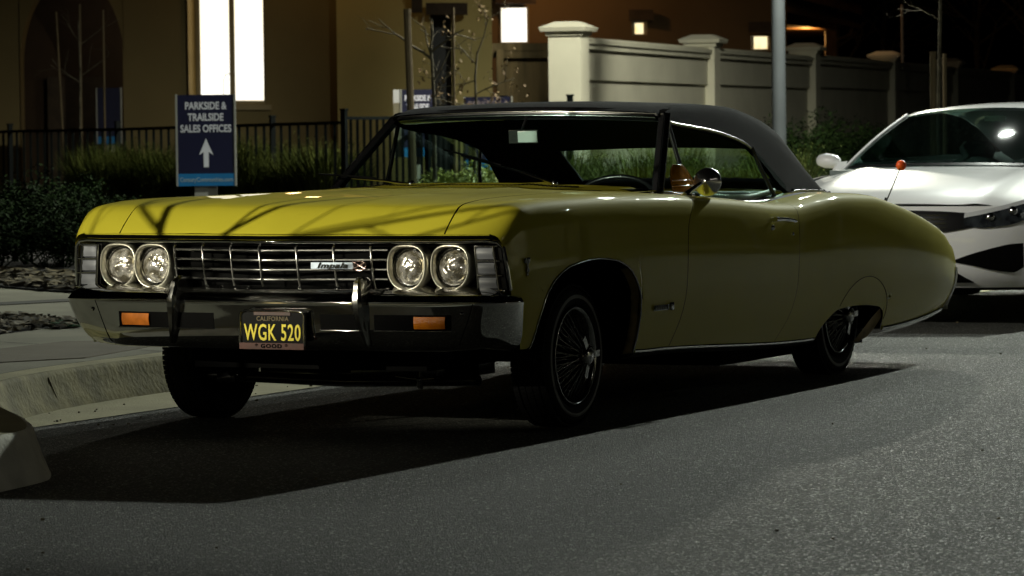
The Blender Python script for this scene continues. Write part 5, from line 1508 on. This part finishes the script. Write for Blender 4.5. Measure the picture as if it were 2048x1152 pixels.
def kplate(name, pts, off, m, parent=KIA, n=10, thick=.0):
    """strip between an upper and lower polyline [(y, zlow, zhigh)]"""
    Y = [p[0] for p in pts]; lo = crv([(p[0], p[1]) for p in pts]); hi = crv([(p[0], p[2]) for p in pts]); G = []
    for k in lin(0, 1, n): G.append([kp(knose(y, lo(y) + (hi(y) - lo(y)) * k) - off, y, lo(y) + (hi(y) - lo(y)) * k) for y in lin(Y[0], Y[-1], 24)])
    return MB().grid(G).build(name, m, parent)


gr = kplate('grille', [(-.55, .585, .655), (-.3, .545, .672), (0, .535, .678), (.3, .545, .672), (.55, .585, .655)], .010, KGL)
for z in (.575, .60, .625, .65): MB().tube([kp(knose(y, z) - .014, y, z) for y in lin(-.36, .36, 15)], .004, 5).build('grille_bar', CHROMED, gr)
KLENS = mat('saloon headlamp', (.03, .035, .04), rough=.08, coat=1, var=.5, vscale=14)
KSTRIP = mat('headlamp brow', (.6, .62, .64), rough=.2, var=.05)
for s in (-1, 1):
    o1 = [(.46, .59, .655), (.56, .575, .675), (.68, .585, .705), (.80, .625, .745), (.88, .67, .765)]
    if s < 0: o1 = [(-a, b, c) for a, b, c in o1[::-1]]
    hl = kplate('headlight', o1, .014, KLENS)
    o2 = [(a, c - .022, c + .004) for a, b, c in o1]; kplate('brow', o2, .020, KSTRIP, hl, n=3)
    for yy in (.60, .72): MB().lathe([(0, .02), (.02, .016), (.028, 0)], kp(knose(s * yy, .635) - .010, s * yy, .635 + (yy - .6) * .3), (-1, s * .3, 0), 16).build('projector', CHROMED, hl)
    o3 = [(.40, .375, .385), (.50, .355, .42), (.62, .325, .455), (.72, .31, .478), (.775, .34, .482)]
    if s < 0: o3 = [(-a, b, c) for a, b, c in o3[::-1]]
    kplate('air_intake', o3, .010, BLACK)
    o4 = [(.22, .235, .30), (.36, .235, .275), (.50, .237, .245)]
    if s < 0: o4 = [(-a, b, c) for a, b, c in o4[::-1]]
kplate('lower_intake', [(-.50, .25, .255), (-.36, .25, .33), (0, .25, .34), (.36, .25, .33), (.50, .25, .255)], .010, BLACK)
# greenhouse
def kw(v, t):   # windscreen: v across, t up
    u = (1.20 - .18 * v * v * 0 + .22 * abs(v) ** 2.2) * (1 - t) + (2.05 + .10 * v * v) * t; y = v * (.80 * (1 - t) + .64 * t); z = (.925 - .02 * v * v) * (1 - t) + (1.285 - .045 * v * v) * t + .02 * math.sin(math.pi * t)
    return kp(u, y, z)


MB().grid([[kw(v, t) for v in lin(-.97, .97, 21)] for t in lin(0, 1, 10)]).build('windscreen', KG, KIA)
MB().grid([[(p[0] - .004, p[1], p[2] + .004) for p in [kw(v, t) for v in lin(-.97, .97, 21)]] for t in lin(0, .035, 2)]).build('scuttle', KGL, KIA)
for s in (-1, 1):
    MB().tube([kw(s * 1.0, t) for t in lin(-.03, 1.0, 10)], .016, 8).build('a_pillar', KW, KIA)
    mm = MB().lathe([(1e-4, -.09), (.030, -.08), (.048, -.04), (.050, .015), (.038, .06), (.015, .08), (1e-4, .083)], kp(1.62, s * .99, .955), (.15, s, .08), 18)
    for i, p in enumerate(mm.v): mm.v[i] = (KX + 1.62 + (p[0] - KX - 1.62) * 1.1, p[1], .955 + (p[2] - .955) * .95)
    mo = mm.build('wing_mirror', KW, KIA)
    MB().tube([kp(1.60, s * .88, .925), kp(1.62, s * .97, .935)], .02, 6).build('mirror_foot', KGL, mo)
ru = [2.02, 2.2, 2.5, 2.9, 3.3, 3.6, 3.9, 4.2, 4.45]; rz_ = crv([(2.0, 1.283), (2.3, 1.315), (2.8, 1.325), (3.3, 1.29), (3.7, 1.20), (4.1, 1.06), (4.45, .98)])
MB().grid([[kp(u + .10 * v * v * (u < 2.1), v * (.655 + .0 * (u > 2.3)), rz_(u) - .05 * v * v - .03 * max(0, abs(v) - .85) * 3) for v in lin(-1, 1, 21)] for u in ru]).build('roof', KW, KIA)
for s in (-1, 1):
    MB().grid([[kp(u, s * .655, rz_(u) - .07) for u in lin(2.1, 3.9, 12)], [kp(u, s * .80, .94) for u in lin(1.45, 4.1, 12)]]).build('side_glass', KG, KIA)
dk_ = MB(); dk_.box((KX + 1.15, KY - .80, .5), (KX + 1.9, KY + .80, .90)); dk_.build('dashboard', mat('grey dashboard', (.16, .20, .19), rough=.6, var=.2, vscale=4), KIA, smooth=False)
KSEAT = mat('grey seat fabric', (.08, .10, .095), rough=.8, var=.2)
for s in (-1, 1):
    st_ = MB(); c = kp(2.75, s * .37, .80)
    st_.lathe([(1e-4, .27), (.09, .26), (.12, .22), (.11, .18), (.10, .16), (.22, .10), (.25, .0), (.25, -.3)], c, (.12, 0, 1), 20); st_.build('seat', KSEAT, KIA)
MB().obox(kp(2.03, 0, 1.215), (.01, 0, 0), (0, .07, 0), (0, 0, .018)).build('interior_mirror', MIRROR, KIA, smooth=False)
ku = MB(); ku.box((KX + .5, KY - .80, .20), (KX + 4.4, KY + .80, .45)); ku.box((KX + .4, KY - .6, .4), (KX + 1.2, KY + .6, .70)); ku.build('underbody', BLACK, KIA, smooth=False)
MB().grid([[kp(4.45 + .1 * (1 - v * v), v * .82, z) for v in lin(-1, 1, 11)] for z in (.98, .7, .3)]).build('tail_panel', KW, KIA)
for cu in (.90, 3.72):
    for s in (-1, 1):
        c = kp(cu, s * .80, .33)
        w_ = MB().lathe([(.20, .10), (.28, .105), (.325, .09), (.33, .05), (.33, -.06), (.32, -.10), (.2, -.11)], c, (0, s, 0), 36).build('wheel', RUBBER, KIA)
        MB().lathe([(.20, .09), (.19, .05), (.05, .06), (0, .065)], c, (0, s, 0), 20).build('rim', CHROMED, w_)
